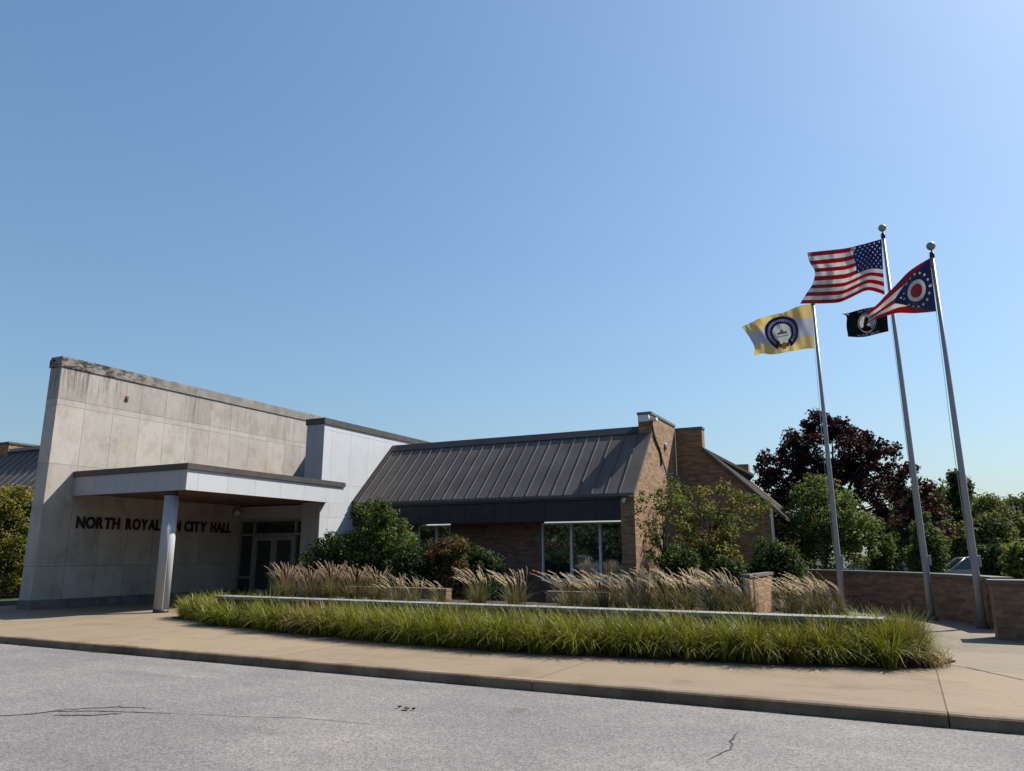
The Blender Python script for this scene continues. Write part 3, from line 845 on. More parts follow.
# fountain grass clumps: leaves and feathery plumes
def fountain_grass(seed, nplume, lean, upright=False):
    global rng
    rng = np.random.default_rng(seed)
    root = bpy.data.objects.new('fountain_grass', None); COL.objects.link(root)
    n = 230; a = rng.uniform(0, 6.28, n); r = np.abs(rng.normal(0, .1, n))
    base = np.stack([r * np.cos(a), r * np.sin(a), np.zeros(n)], 1)
    Q, idx, seg = strips(base, np.stack([np.cos(a), np.sin(a)], 1), rng.uniform(.4, .85, n), rng.uniform(.003, .007, n), rng.uniform(.15, .8, n), 5, np.repeat([[lean * .35, 0, 0]], n, 0))
    c = np.array([.085, .10, .035]) * rng.uniform(.5, 1.3, (n, 1)); k = rng.random(n) < .35; c[k] = np.array([.20, .15, .10]) * rng.uniform(.6, 1.2, (k.sum(), 1))
    Ql = Q
    # stems with plumes
    m = nplume
    a = rng.uniform(0, 6.28, m); r = np.abs(rng.normal(0, .1, m)); base = np.stack([r * np.cos(a), r * np.sin(a), np.zeros(m)], 1)
    L = rng.uniform(.78, 1.16, m); d = np.stack([np.cos(a), np.sin(a)], 1); t = np.linspace(0, 1, 13)
    ln = lean * rng.uniform(.7, 1.3, m)
    P = base[:, None, :] + L[:, None, None] * (np.array([0, 0, 1.0]) * (t - .22 * t ** 3)[None, :, None] + np.concatenate([d, np.zeros((m, 1))], 1)[:, None, :] * (.06 * t + .17 * t ** 2)[None, :, None]
        + np.array([1.0, .1, 0])[None, None, :] * (ln[:, None] * (.25 * t + 1.1 * t ** 3.2)[None, :])[:, :, None])
    wv = np.array([.0028, .0028, 0]) ; s = np.array([1, .3, 0])
    Qs = np.stack([P[:, :-1] - s * .0028, P[:, :-1] + s * .0028, P[:, 1:] + s * .0028, P[:, 1:] - s * .0028], 2).reshape(-1, 4, 3)
    arrays('leaves', np.concatenate([Ql, Qs]), M['blade'], root, np.concatenate([c[idx], np.repeat(np.array([[.24, .19, .11]]), len(Qs), 0)]))
    # bristles on the last quarter of each stem
    nb = 64
    u = rng.uniform(.68, 1.0, (m, nb)); seg_i = np.minimum((u * 12).astype(int), 11); fr = u * 12 - seg_i
    mi = np.arange(m)[:, None]
    c0 = P[mi, seg_i] * (1 - fr[..., None]) + P[mi, seg_i + 1] * fr[..., None]
    tan = unit(P[mi, seg_i + 1] - P[mi, seg_i])
    rv = unit(rng.normal(0, 1, (m, nb, 3)))
    prof = np.sin(np.clip((u - .66) / .36, 0, 1) * math.pi) ** .6
    tip = c0 + tan * .04 + rv * (.0135 * prof[..., None])
    sd = unit(np.cross(tan, rv)) * .0030
    Qb = np.stack([c0 - sd, c0 + sd, tip + sd * .4, tip - sd * .4], 2).reshape(-1, 4, 3)
    pc = (np.array([.68, .58, .41]) if not upright else np.array([.54, .42, .30])) * rng.uniform(.65, 1.25, (m, 1))
    arrays('plumes', Qb, M['plume'], root, np.repeat(pc, nb, 0))
    root['kind'] = 'thing'; root['category'] = 'ornamental grass'; root['group'] = 'fountain grasses in the raised planter'
    return root
protoA = [fountain_grass(11, 36, -.16), fountain_grass(12, 48, -.19), fountain_grass(13, 28, -.13), fountain_grass(15, 20, -.24), fountain_grass(14, 46, -.06, True)]
used = set()
GR = [  # px, y, kind, scale, label
    (283, 14.6, 4, 1.05, 'upright feathery grass clump nearest the entrance doors, leftmost of the row'),
    (306, 14.3, 4, .95, 'upright reddish feathery clump just right of the leftmost one, below the white wall'),
    (328, 14.8, 4, 1.08, 'upright tan clump in front of the low end of the dark green shrub'),
    (352, 14.4, 4, 1.0, 'upright tan clump below the left half of the big green shrub'),
    (374, 14.9, 4, .95, 'upright pale clump below the middle of the big green shrub'),
    (402, 14.5, 2, .72, 'short sparse greenish clump below the gap between green and reddish shrubs'),
    (428, 14.3, 3, .70, 'small thin clump with few plumes left of the dense arching clump'),
    (466, 14.7, 1, .98, 'dense arching tan clump under the reddish shrub, plumes swept left'),
    (503, 14.3, 0, 1.0, 'arching clump in front of the dark brick stretch left of the wide window'),
    (558, 14.4, 3, .95, 'thin clump of long bending plumes at the left jamb of the wide window'),
    (592, 14.8, 2, .95, 'open clump of plumes in front of the middle pane of the wide window'),
    (622, 14.3, 3, .92, 'thin swept clump in front of the right pane of the wide window'),
    (654, 14.6, 1, 1.0, 'bright buff dense clump at the foot of the sunlit brick gable corner'),
    (700, 14.2, 0, .98, 'swept clump right of the bright buff one, before the dark shrubs'),
    (714, 14.7, 1, 1.0, 'dense buff clump left of the sunlit return wall, close beside its corner'),
    (734, 14.2, 0, .85, 'buff clump overlapping the left edge of the sunlit return wall'),
    (806, 15.6, 1, 1.0, 'wispy buff clump between the sunlit return wall and the shortest flagpole'),
    (385, 14.1, 2, .8, 'short pale clump at the front of the gap, right of the upright row'),
    (578, 15.4, 1, .85, 'set back tan clump behind the clumps under the left window pane'),
    (608, 15.3, 0, .85, 'set back tan clump between the middle and right window panes'),
    (638, 14.9, 2, .95, 'pale clump at the brick pier right of the wide window'),
    (674, 14.5, 0, 1.05, 'tall swept clump between the buff gable clump and the dark shrubs'),
    (779, 15.7, 3, .95, 'thin clump half covering the right side of the sunlit return wall'),
    (797, 16.0, 0, .85, 'buff clump hiding the right end of the sunlit return wall'),
    (826, 15.9, 3, .9, 'thin wispy clump directly left of the shortest flagpole, rightmost of the row'),
]
for px, y, k, s, lab in GR:
    p = at(px + (12 if k != 4 else 2), 600, y)
    loc = (p[0], y, .50 if y < 15.5 else .42)
    rz_ = random.uniform(-.35, .35)
    if k not in used:
        used.add(k); o = protoA[k]; o.location = loc; o.rotation_euler = (0, 0, rz_); o.scale = (s * 1.1, s * 1.1, s); o['label'] = lab
    else:
        dup(protoA[k], loc, rz_, (s * 1.1, s * 1.1, s), lab)
rng = np.random.default_rng(21)

# ------------------------------------------------------------------ shrubs and trees
def leaf_cloud(clumps, per, size, cols, seed, up=.35, aspect=.55):
    """clumps: (n,4) centre + radius -> leaf quads with a pigment each"""
    r_ = np.random.default_rng(seed)
    n = len(clumps)
    c = np.repeat(clumps[:, :3], per, 0); rad = np.repeat(clumps[:, 3], per)
    d = unit(r_.normal(0, 1, (n * per, 3))); rr = rad * r_.uniform(.15, 1.08, n * per) ** .6
    P = c + d * rr[:, None] * np.array([1, 1, .8])
    nrm = unit(d * .6 + r_.normal(0, .6, (n * per, 3)) + np.array([0, 0, up]))
    a = unit(np.cross(nrm, r_.normal(0, 1, (n * per, 3)))); b = np.cross(nrm, a)
    s = size * r_.uniform(.6, 1.3, n * per)[:, None]
    Q = np.stack([P - a * s, P - b * s * aspect + nrm * s * .15, P + a * s, P + b * s * aspect + nrm * s * .15], 1)
    cols = np.array(cols)
    ci = np.repeat(r_.integers(0, len(cols), n), per)
    mixc = r_.random(n * per) < .25; ci[mixc] = r_.integers(0, len(cols), mixc.sum())
    col = cols[ci] * np.repeat(r_.uniform(.75, 1.25, (n, 1)), per, 0) * r_.uniform(.65, 1.35, (n * per, 1))
    return Q, col

def crown_clumps(blobs, n, seed, rc):
    """clumps spread in the shells of a few ellipsoids (cx,cy,cz,rx,ry,rz), leaving gaps"""
    r_ = np.random.default_rng(seed)
    w = np.array([b[3] * b[4] * b[5] for b in blobs]) ** .7; w /= w.sum()
    out = []
    for i in range(n):
        b = blobs[r_.choice(len(blobs), p=w)]
        d = unit(r_.normal(0, 1, 3)); k = r_.uniform(.35, 1.0) ** .5
        out.append((b[0] + d[0] * b[3] * k, b[1] + d[1] * b[4] * k, b[2] + d[2] * b[5] * k, rc * r_.uniform(.6, 1.35)))
    return np.array(out)

def branches(root, base, top_r, clumps, seed, trunk_h, r0, name='trunk', forks=14, lean=(0, 0)):
    r_ = np.random.default_rng(seed)
    g = MB()
    b = np.array(base, float); ctr = clumps[:, :3].mean(0)
    tp = np.array([b[0] + (ctr[0] - b[0]) * .8 + lean[0], b[1] + (ctr[1] - b[1]) * .8 + lean[1], b[2] + trunk_h])
    mid = (b + tp) / 2 + np.array([*r_.normal(0, .04 * trunk_h, 2), 0])
    g.tube([b, mid, tp], [r0 * 1.25, r0 * .9, r0 * .7], 10)
    zt = clumps[:, 2].max()
    top = np.array([ctr[0], ctr[1], zt - .15 * (zt - tp[2])])
    g.tube([tp, (tp + top) / 2 + np.array([*r_.normal(0, .08 * trunk_h, 2), 0]), top], [r0 * .7, r0 * .4, r0 * .08], 8)
    pick = r_.choice(len(clumps), min(forks, len(clumps)), replace=False)
    for i in pick:
        e = clumps[i, :3]; s = tp + (top - tp) * r_.uniform(0, .6) * min(1, max(0, (e[2] - tp[2]) / max(.1, (top[2] - tp[2]))))
        m_ = s + (e - s) * .5 + np.array([0, 0, .12 * np.linalg.norm(e - s)])
        g.tube([s, m_, e], [r0 * .38, r0 * .22, r0 * .06], 6)
    return g.build(name, M['bark'], root)

def plant(name, label, cat, base, blobs, n, per, rc, leaf, cols, seed, trunk_h=.3, r0=.05, group=None, forks=14, parts=('stem', 'foliage'), up=.35):
    root = thing(name, base, label, cat, group)
    bl = [(base[0] + b[0], base[1] + b[1], base[2] + b[2], *b[3:]) for b in blobs]
    cl_ = crown_clumps(bl, n, seed, rc)
    Q, col = leaf_cloud(cl_, per, leaf, cols, seed + 1, up)
    k = Q[:, :, 2].min(1) > base[2] + .02
    arrays(parts[1], Q[k], M['leaf'], root, col[k])
    branches(root, base, 0, cl_, seed + 2, trunk_h, r0, parts[0], forks)
    return root

G1 = [(.060, .088, .024), (.082, .112, .030), (.042, .068, .020)]
GD = [(.030, .050, .016), (.042, .066, .02), (.024, .042, .014)]
GY = [(.13, .13, .03), (.10, .11, .028), (.16, .13, .035), (.07, .09, .025)]
RD = [(.09, .038, .025), (.07, .045, .02), (.045, .045, .018), (.10, .05, .03)]
PU = [(.020, .009, .013), (.026, .011, .015), (.015, .008, .012), (.034, .012, .015)]

def shrub_px(name, label, px0, px1, pyt, y, n, per, rc, leaf, cols, seed, zb=.12, cat='shrub', lumps=6, **kw):
    """a rounded shrub filling the columns px0..px1 up to row pyt at depth y"""
    a, b = at(px0, 560, y), at(px1, 560, y); top = at((px0 + px1) / 2, pyt, y)[2]
    w = (b[0] - a[0]) / 2; h = top - zb
    r_ = np.random.default_rng(seed); bl = [(0, 0, h * .46, w * .70, w * .7, h * .40)]
    for i in range(6):
        an = r_.uniform(0, 6.28); q_ = r_.uniform(.1, .75); bl.append((w * q_ * math.cos(an), w * .5 * q_ * math.sin(an), h * (1.0 - .45 * q_ * q_) * r_.uniform(.86, 1.0), w * .16, w * .16, h * .10))
    for i in range(lumps):
        an = r_.uniform(0, 6.28); bl.append((w * .5 * math.cos(an), w * .45 * math.sin(an), h * r_.uniform(.3, .72), w * r_.uniform(.3, .5), w * r_.uniform(.3, .5), h * r_.uniform(.18, .30)))
    return plant(name, label, cat, ((a[0] + b[0]) / 2, y, zb), bl, n, per, rc, leaf, cols, seed, trunk_h=h * .25, r0=.05, **kw)

shrub_px('green_shrub', 'tall rounded mid green shrub under the left end of the office roof', 326, 420, 506, 19.6, 270, 72, .26, .055, G1, 101)
shrub_px('green_shrub', 'lower dark green spreading shrub in front of the foot of the white wall', 294, 372, 531, 19.2, 190, 70, .24, .05, GD, 103)
shrub_px('green_shrub', 'small dark green shrub filling the base between the big green and reddish shrubs', 384, 440, 545, 18.8, 150, 70, .22, .045, GD, 104)
shrub_px('reddish_shrub', 'loose shrub with reddish bronze leaves beside the small window', 426, 482, 534, 19.3, 130, 55, .22, .05, RD + G1[:1], 105)
shrub_px('green_shrub', 'low very dark shrub between the reddish shrub and the bare brick', 452, 506, 545, 19.9, 140, 70, .2, .045, GD, 106)
# by the sunlit gable
shrub_px('dark_shrub', 'dark dense shrub at the foot of the sunlit brick gable', 652, 706, 548, 22.0, 130, 75, .26, .05, GD, 110)
shrub_px('yellow_green_shrub', 'wide yellow green shrub in the middle of the gable wing wall', 690, 752, 530, 23.5, 170, 70, .28, .055, GY, 111)
shrub_px('dark_shrub', 'dark dense shrub at the right foot of the gable wing', 738, 806, 545, 23.6, 170, 70, .28, .05, GD + G1[:1], 112)
shrub_px('dark_shrub', 'dark low shrub just behind the grasses, left of the return wall', 706, 752, 560, 20.6, 110, 70, .22, .045, GD, 113)
# two small open trees against the brick
def small_tree(label, px, y, zb, blobs, n, per, rc, leaf, cols, seed, trunk_h, r0, forks=26, name='small_tree', group=None, cat='tree', up=.35):
    p = at(px, 560, y)
    return plant(name, label, cat, (p[0], y, zb), blobs, n, per, rc, leaf, cols, seed, trunk_h, r0, group, forks, ('trunk', 'crown'), up)
small_tree('thin open young tree with sparse leaves before the sunlit brick gable', 664, 21.6, .12,
    [(-.35, 0, 2.5, .55, .5, .9), (.35, 0, 2.9, .5, .5, .8), (0, 0, 1.5, .5, .5, .6), (.1, .1, 3.2, .3, .4, .3)], 80, 20, .2, .05, GY[1:2] + G1, 120, .9, .035)
small_tree('small yellow green tree with a spreading airy crown before the brick gable wing', 716, 24.6, .12,
    [(-.9, 0, 3.3, .7, .6, .6), (.1, 0, 3.3, .8, .7, .5), (1.15, 0, 2.95, .6, .6, .5), (.1, 0, 2.4, 1.1, .7, .6), (-.9, 0, 2.4, .5, .5, .6)], 130, 22, .24, .055, GY + G1, 121, 1.2, .06)
small_tree('round leafy green tree standing right of the gable wing roof', 826, 31, .1,
    [(0, 0, 2.9, 1.4, 1.3, 1.3), (-.25, 0, 3.85, .7, .8, .75), (.9, 0, 2.6, 1.0, 1, 1.1), (-1.0, 0, 2.3, .9, 1, 1.1), (.2, 0, 1.6, 1.6, 1.2, .9)], 260, 48, .30, .07, [(.095, .115, .035), (.065, .10, .03), (.10, .13, .045)], 122, 1.2, .09)
shrub_px('green_shrub', 'leafy light green shrub behind the curved wall, below the purple tree', 862, 905, 527, 33, 150, 60, .3, .06, G1, 130)
shrub_px('green_shrub', 'bushy mid green shrub behind the curved wall between the two tall flagpoles', 906, 950, 520, 34, 190, 60, .3, .065, [(.08, .10, .03), (.06, .09, .03)], 131)
shrub_px('light_green_shrub', 'light yellow green leafy bush at the right edge behind the pier', 1003, 1050, 533, 26, 140, 45, .28, .06, [(.13, .16, .045), (.10, .13, .04), (.06, .09, .03)], 132)
shrub_px('dark_shrub', 'dark bush right of the tallest-standing pole base, behind the curved wall', 972, 1012, 540, 37, 130, 60, .3, .06, GD, 133)
# yellowing bush at the left edge
p = at(8, 560, 16.2)
plant('yellowing_bush', 'tall bush turning yellow on top at the left edge, beside the stone wall', 'shrub', (p[0] - .4, 16.2, .14),
      [(0, 0, 2.0, 1.5, 1.3, 1.3), (-.5, 0, 3.0, 1.1, 1, .9), (.35, -.2, 2.6, .8, .8, .9), (0, 0, 1.0, 1.4, 1.2, .9), (.3, 0, 3.4, .5, .5, .5)], 300, 55, .28, .055, [(.20, .17, .03), (.16, .15, .03), (.11, .12, .028), (.07, .09, .022)], 140, 1.0, .07)
# the purple maple behind
p = at(838, 560, 46)
PB = [(0, 0, 7.2, 2.6, 2.8, 1.9), (-2.0, 0, 6.6, 1.9, 2.2, 1.1), (2.2, 0, 6.9, 1.7, 2.2, .9), (3.7, 0, 4.3, 1.6, 2.0, 1.3), (-3.1, 0, 5.0, 1.5, 2, 1.1), (-.2, 0, 8.7, 1.1, 1.4, .9), (0, 0, 4.8, 3.4, 3, 1.8), (4.6, 0, 3.2, 1.0, 1.6, 1.1), (-1.4, 0, 8.0, .9, 1.2, .6), (1.2, 0, 8.2, 1.0, 1.2, .6), (3.2, 0, 6.0, 1.1, 1.6, .6)]
plant('purple_maple', 'tall dark purple leaved maple behind the green trees', 'tree', (p[0], 46, 0), PB, 430, 70, .45, .115, PU, 150, 2.2, .22, None, 40, ('trunk', 'crown'))
# trees of the far background
def bg_tree(name, label, px, y, top_py, half_px, cols, seed, n=260, per=55, conifer=False, group=None):
    p = at(px, 560, y); top = at(px, top_py, y)[2]; w = at(px + half_px, 560, y)[0] - p[0]
    if conifer:
        bl = [(0, 0, top * f, w * (1.05 - f) * 1.1 + .12, w * (1.05 - f) + .12, top * .06) for f in np.linspace(.18, .97, 11)]
    else:
        r_ = np.random.default_rng(seed); top *= 1.12; bl = [(0, 0, top * .52, w * .85, w * .7, top * .40)]
        for i in range(9):
            an = r_.uniform(0, 6.28); bl.append((w * .6 * math.cos(an), w * .5 * math.sin(an), top * r_.uniform(.3, .84), w * r_.uniform(.28, .45), w * .4, top * r_.uniform(.12, .19)))
    return plant(name, label, 'tree', (p[0], y, 0), bl, n, per, .055 * y ** .6 * 1.0, .10 if y < 60 else .15, cols, seed, top * .22, top * .018, group, 18, ('trunk', 'crown'))
F1 = [(.05, .07, .028), (.065, .085, .03), (.04, .06, .025)]
F2 = [(.09, .10, .035), (.075, .09, .03), (.055, .075, .028)]
bg_tree('broad_tree', 'olive green broad tree right of the purple maple, behind the middle flagpole', 930, 52, 490, 34, F2, 160)
bg_tree('conifer_tree', 'dark pointed conifer rising behind the rightmost flagpole', 967, 60, 474, 38, GD, 161, 300, 60, True)
bg_tree('broad_tree', 'mid green broad tree low behind the rightmost flagpole', 985, 48, 520, 34, F2, 162)
bg_tree('broad_tree', 'dark green broad tree at the right edge, top just under the sky line', 1020, 66, 502, 34, F1, 163)
bg_tree('broad_tree', 'dark round tree in the gap left of the conifer', 948, 75, 497, 20, F1, 164, 200)
bg_tree('broad_tree', 'dark green tree low between the purple maple and the olive tree', 900, 70, 512, 24, GD, 165, 200)
bg_tree('broad_tree', 'dark tree filling behind the foot of the purple maple', 800, 58, 505, 34, GD, 166, 200)
bg_tree('broad_tree', 'distant dark tree between the conifer and the tree at the right edge', 998, 90, 505, 22, F1, 167, 200)
bg_tree('broad_tree', 'wide dark tree filling behind the olive tree and the conifer', 944, 64, 494, 40, F1, 170)
bg_tree('broad_tree', 'mid green tree right of the conifer, in front of the far trees', 1002, 56, 506, 30, F2, 171)
bg_tree('broad_tree', 'far tree beyond the right edge of the view', 1075, 60, 495, 45, F1, 168, 200)
bg_tree('broad_tree', 'small dark tree top peeping over the roof left of the stone wall', 36, 75, 437, 9, GD, 169, 200)
# ------------------------------------------------------------------ flagpoles
def flagpole(label, px, y, z_top, x=None, lean=0.0):
    p = at(px, 600, y); x = p[0] if x is None else x
    root = thing('flagpole', (x, y, .118), label, 'flagpole', 'flagpoles on the plaza')
    x1 = x - lean
    g = MB(); g.tube([(x, y, .13), (x - lean * .15, y, 1.5), (x - lean * .55, y, z_top * .55), (x1, y, z_top)], [.078, .074, .058, .038], 18); g.build('pole', M['pole'], root)
    g = MB(); g.tube([(x, y, .121), (x, y, .15), (x, y, .19), (x, y, .24)], [.135, .13, .105, .095], 20); g.build('base_collar', M['trim'], root)
    g = MB(); g.tube([(x1, y, z_top), (x1, y, z_top + .12)], [.055, .05], 12); g.tube([(x1, y, z_top + .12), (x1, y, z_top + .2)], .016, 8); g.build('truck', M['cable'], root)
    g = MB(); g.ball((x1, y, z_top + .28), .10); g.build('ball_finial', M['ball'], root)
    hx, hy = x - .10 * _r[0], y - .10 * _r[1]
    g = MB(); g.tube([(hx, hy, 1.5), (hx - .04, hy, z_top * .5), (x1 - .06 * _r[0], y - .06 * _r[1], z_top + .06)], .006, 5); g.build('halyard', M['rope'], root)
    g = MB(); cx0, cy0 = x + .09 * _r[0], y + .09 * _r[1]
    g.box(cx0 - .045, cx0 + .045, cy0 - .04, cy0 + .04, 1.38, 1.62); g.build('cleat_box', M['pole'], root, bevel=.01)
    return (x, y)
PO = flagpole('leftmost flagpole, rising behind the green border and flying the yellow and white flag', 842, 22.5, 8.72, None, .04)
PU_ = flagpole('tallest, middle flagpole, flying the striped flag and the small black flag', 930, 21.1, 9.85, None, .10)
PH = flagpole('rightmost flagpole, near the brick pier, flying the swallowtail flag', 979.6, 19.34, 8.48, None, .05)

# ------------------------------------------------------------------ flags: woven cloth with pigment from a pattern
def poly_at(pts, s):
    pts = np.array(pts, float); d = np.r_[0, np.cumsum(np.linalg.norm(np.diff(pts, axis=0), axis=1))]; d /= d[-1]
    # smooth the polyline a little by cubic interpolation of its nodes
    x = np.interp(s, d, pts[:, 0]); y = np.interp(s, d, pts[:, 1])
    k = np.ones(27) / 27
    if len(s) > 20:
        xp = np.pad(x, 13, mode='reflect', reflect_type='odd'); yp = np.pad(y, 13, mode='reflect', reflect_type='odd')
        x = np.convolve(xp, k, 'valid'); y = np.convolve(yp, k, 'valid')
    return np.stack([x, y], 1)

def flag(name, label, top, bot, hoist, fly, y, pattern, nu=220, nv=140, waves=((2.2, .10, .3),), tilt=0.0, thick=.004):
    """boundary edges traced hoist->fly; cloth hangs at its pole's distance with folds in depth"""
    u = np.linspace(0, 1, nu + 1); v = np.linspace(0, 1, nv + 1)      # u: hoist -> fly, v: top -> bottom
    T, Bt, Hs, Fl = poly_at(top, u), poly_at(bot, u), poly_at(hoist, v), poly_at(fly, v)
    U, V = np.meshgrid(u, v, indexing='ij'); U3, V3 = U[..., None], V[..., None]
    S = (1 - V3) * T[:, None] + V3 * Bt[:, None] + (1 - U3) * Hs[None] + U3 * Fl[None] - ((1 - U3) * (1 - V3) * T[0] + U3 * (1 - V3) * T[-1] + (1 - U3) * V3 * Bt[0] + U3 * V3 * Bt[-1])
    dep = np.zeros_like(U)
    for fq, am, sk in waves: dep += am * np.sin(2 * math.pi * (fq * U + sk * V)) * np.minimum(1, U * 3)
    p0 = at(hoist[0][0], hoist[0][1], y); d0 = (p0 - np.array([0, 0, EYE])) @ _f
    D = d0 + dep + tilt * U
    Rr = _f + ((S[..., 0] - W_ / 2) / F_PX)[..., None] * _r - ((S[..., 1] - H_ / 2) / F_PX)[..., None] * _u
    P = np.array([0, 0, EYE]) + Rr * D[..., None]
    me = bpy.data.meshes.new(name)
    idx = np.arange((nu + 1) * (nv + 1)).reshape(nu + 1, nv + 1)
    F = np.stack([idx[:-1, :-1], idx[1:, :-1], idx[1:, 1:], idx[:-1, 1:]], -1).reshape(-1, 4)
    org = p0
    me.from_pydata((P.reshape(-1, 3) - org).tolist(), [], F.tolist())
    me.polygons.foreach_set('use_smooth', np.ones(len(F), bool))
    ca = me.color_attributes.new('tint', 'FLOAT_COLOR', 'POINT')
    c = np.ones(((nu + 1), (nv + 1), 4), np.float32); c[..., :3] = pattern(U, V)
    ca.data.foreach_set('color', c.ravel())
    o = link(name, me, None, M['cloth']); o.location = org
    md = o.modifiers.new('cloth', 'SOLIDIFY'); md.thickness = thick
    return props(o, label, 'flag')

RED, WHT, BLU, GLD, BLK, NAVY = (np.array(c) for c in ((.40, .022, .035), (.66, .66, .66), (.022, .042, .17), (.74, .65, .36), (.012, .012, .013), (.025, .04, .17)))
def star(dx, dy, r):
    a = np.arctan2(dx, -dy); q = np.hypot(dx, dy)
    k = np.abs(((a / (2 * math.pi) * 5 + .5) % 1) - .5) * 2          # 0 at a point of the star, 1 in the notch
    return q < r * (1 - k * .60)

def stripes(U, V):
    c = np.where((np.floor(V * 13) % 2 == 0)[..., None], RED, WHT)
    can = (U < .40) & (V < 7 / 13); c = np.where(can[..., None], BLU, c)
    for i in range(9):
        for j in range(6 if i % 2 == 0 else 5):
            cx0 = .40 * ((j + .5) / 6 if i % 2 == 0 else (j + 1) / 6); cy0 = 7 / 13 * (i + .75) / 9.5
            c = np.where(star((U - cx0) * 1.75, V - cy0, .021)[..., None], WHT, c)
    return c

def city(U, V):
    c = np.where(((V < .30) | (V > .72))[..., None], GLD, np.array([.60, .62, .68]))
    x, y = (U - .50) * 1.62, V - .50
    q = np.hypot(x, y); an = np.degrees(np.arctan2(x, y))          # 0 at the bottom
    ringm = (q < .42) & (q > .235); gap = np.abs(an) < 24
    c = np.where((q <= .24)[..., None], np.array([.55, .57, .58]), c)
    c = np.where((ringm & ~gap)[..., None], NAVY, c)
    # lettering round the ring, too small to read in the photograph
    let = ringm & ~gap & (q > .29) & (q < .35) & ((an / 9.0 % 1) < .55) & (np.abs(an) > 40)
    c = np.where(let[..., None], np.array([.42, .44, .52]), c)
    # emblem: little building over a ground line, and a knot of ribbon in the gap
    c = np.where(((np.abs(x) < .12) & (y > -.02) & (y < .03))[..., None], np.array([.16, .18, .17]), c)
    c = np.where(((np.abs(x) < .07 * (1 + y / .09 * .9)) & (y > -.09) & (y < -.02))[..., None], np.array([.2, .24, .24]), c)
    c = np.where(((np.abs(x) < .15) & (y > .07) & (y < .10))[..., None], np.array([.35, .37, .33]), c)
    rib = (np.hypot(x / 1.0, y - .33) < .085); c = np.where(rib[..., None], np.array([.30, .26, .14]), c)
    c = np.where(((np.abs(np.abs(x) - .10) < .03) & (y > .27) & (y < .36))[..., None], np.array([.10, .10, .09]), c)
    return c

def remember(U, V):
    c = np.broadcast_to(BLK, U.shape + (3,)).copy()
    x, y = (U - .50) * 1.55, V - .52
    q = np.hypot(x, y)
    c = np.where((q < .31)[..., None], WHT * .9, c); c = np.where(((q > .29) & (q < .325))[..., None], BLK, c); c = np.where(((q > .325) & (q < .35))[..., None], WHT * .85, c)
    # dark profile bust with bowed head, watch tower and wire
    head = np.hypot((x - .02) / .095, (y + .06) / .125) < 1; neck = (np.abs(x - .07) < .065) & (y > .0) & (y < .16); bust = np.hypot((x - .06) / .22, (y - .27) / .15) < 1
    tower = (np.abs(x + .17) < .045) & (y > -.16) & (y < -.08); legs = (np.abs(np.abs(x + .17) - .03) < .008) & (y >= -.08) & (y < .2); wire = (np.abs(y - .15 - .03 * np.sin(x * 30)) < .008) & (x < 0)
    c = np.where(((head | neck | bust | tower | legs | wire) & (q < .30))[..., None], BLK, c)
    # the words above and below, as small white capitals
    for word, y0, h, x0, w in (('POW * MIA', -.475, .085, -.27, .54), ('YOU ARE NOT FORGOTTEN', .385, .06, -.42, .84)):
        m = pixel_text(word, (x - x0) / w, (y - y0) / h); c = np.where(m[..., None], WHT * .9, c)
    return c

FONT5 = {'A': '01110 10001 10001 11111 10001 10001 10001', 'E': '11111 10000 10000 11110 10000 10000 11111', 'F': '11111 10000 10000 11110 10000 10000 10000',
         'G': '01110 10001 10000 10111 10001 10001 01110', 'I': '11111 00100 00100 00100 00100 00100 11111', 'M': '10001 11011 10101 10101 10001 10001 10001',
         'N': '10001 11001 10101 10101 10011 10001 10001', 'O': '01110 10001 10001 10001 10001 10001 01110', 'P': '11110 10001 10001 11110 10000 10000 10000',
         'R': '11110 10001 10001 11110 10100 10010 10001', 'T': '11111 00100 00100 00100 00100 00100 00100', 'U': '10001 10001 10001 10001 10001 10001 01110',
         'W': '10001 10001 10001 10101 10101 11011 10001', 'Y': '10001 10001 01010 00100 00100 00100 00100', '*': '00000 00100 11111 01110 11111 00100 00000', ' ': ' '.join(['00000'] * 7)}
def pixel_text(word, s, t):
    """word as a mask in the unit box; mirrored because the cloth is seen from its back side, hoist at the right"""
    s = 1 - s
    n = len(word); k = np.floor(s * n).astype(int); inside = (s >= 0) & (s < 1) & (t >= 0) & (t < 1)
    k = np.clip(k, 0, n - 1); cx0 = np.floor((s * n - k) * 6).astype(int); cy0 = np.clip(np.floor(t * 7).astype(int), 0, 6)
    out = np.zeros(s.shape, bool)
    for i, ch in enumerate(word):
        bm = np.array([[int(b) for b in r_] + [0] for r_ in FONT5[ch].split()])
        mk = inside & (k == i); out[mk] = bm[cy0[mk], np.clip(cx0[mk], 0, 5)] > 0
    return out

def burgee(U, V):
    c = np.where((np.floor(V * 5) % 2 == 0)[..., None], RED, WHT)
    tri = np.abs(V - .5) < .5 * np.clip(1 - (U / .60), 0, 1) ** .5; c = np.where(tri[..., None], NAVY * np.array([1.3, 1.3, .9]), c)
    x, y = (U - .25) * 1.75, V - .5
    q = np.hypot(x, y)
    c = np.where((q < .235)[..., None], WHT, c); c = np.where((q < .15)[..., None], RED * 1.1, c)
    st = []
    for k in range(13):
        a = R(50 + k * 260 / 12); st.append((.25 + .37 * math.cos(a) / 1.75 * .9, .5 + .36 * math.sin(a)))
    st += [(.44, .42), (.44, .58), (.49, .5), (.04, .5)]
    for sx, sy in st: c = np.where((star((U - sx) * 1.75, V - sy, .034) & tri)[..., None], WHT, c)
    return c

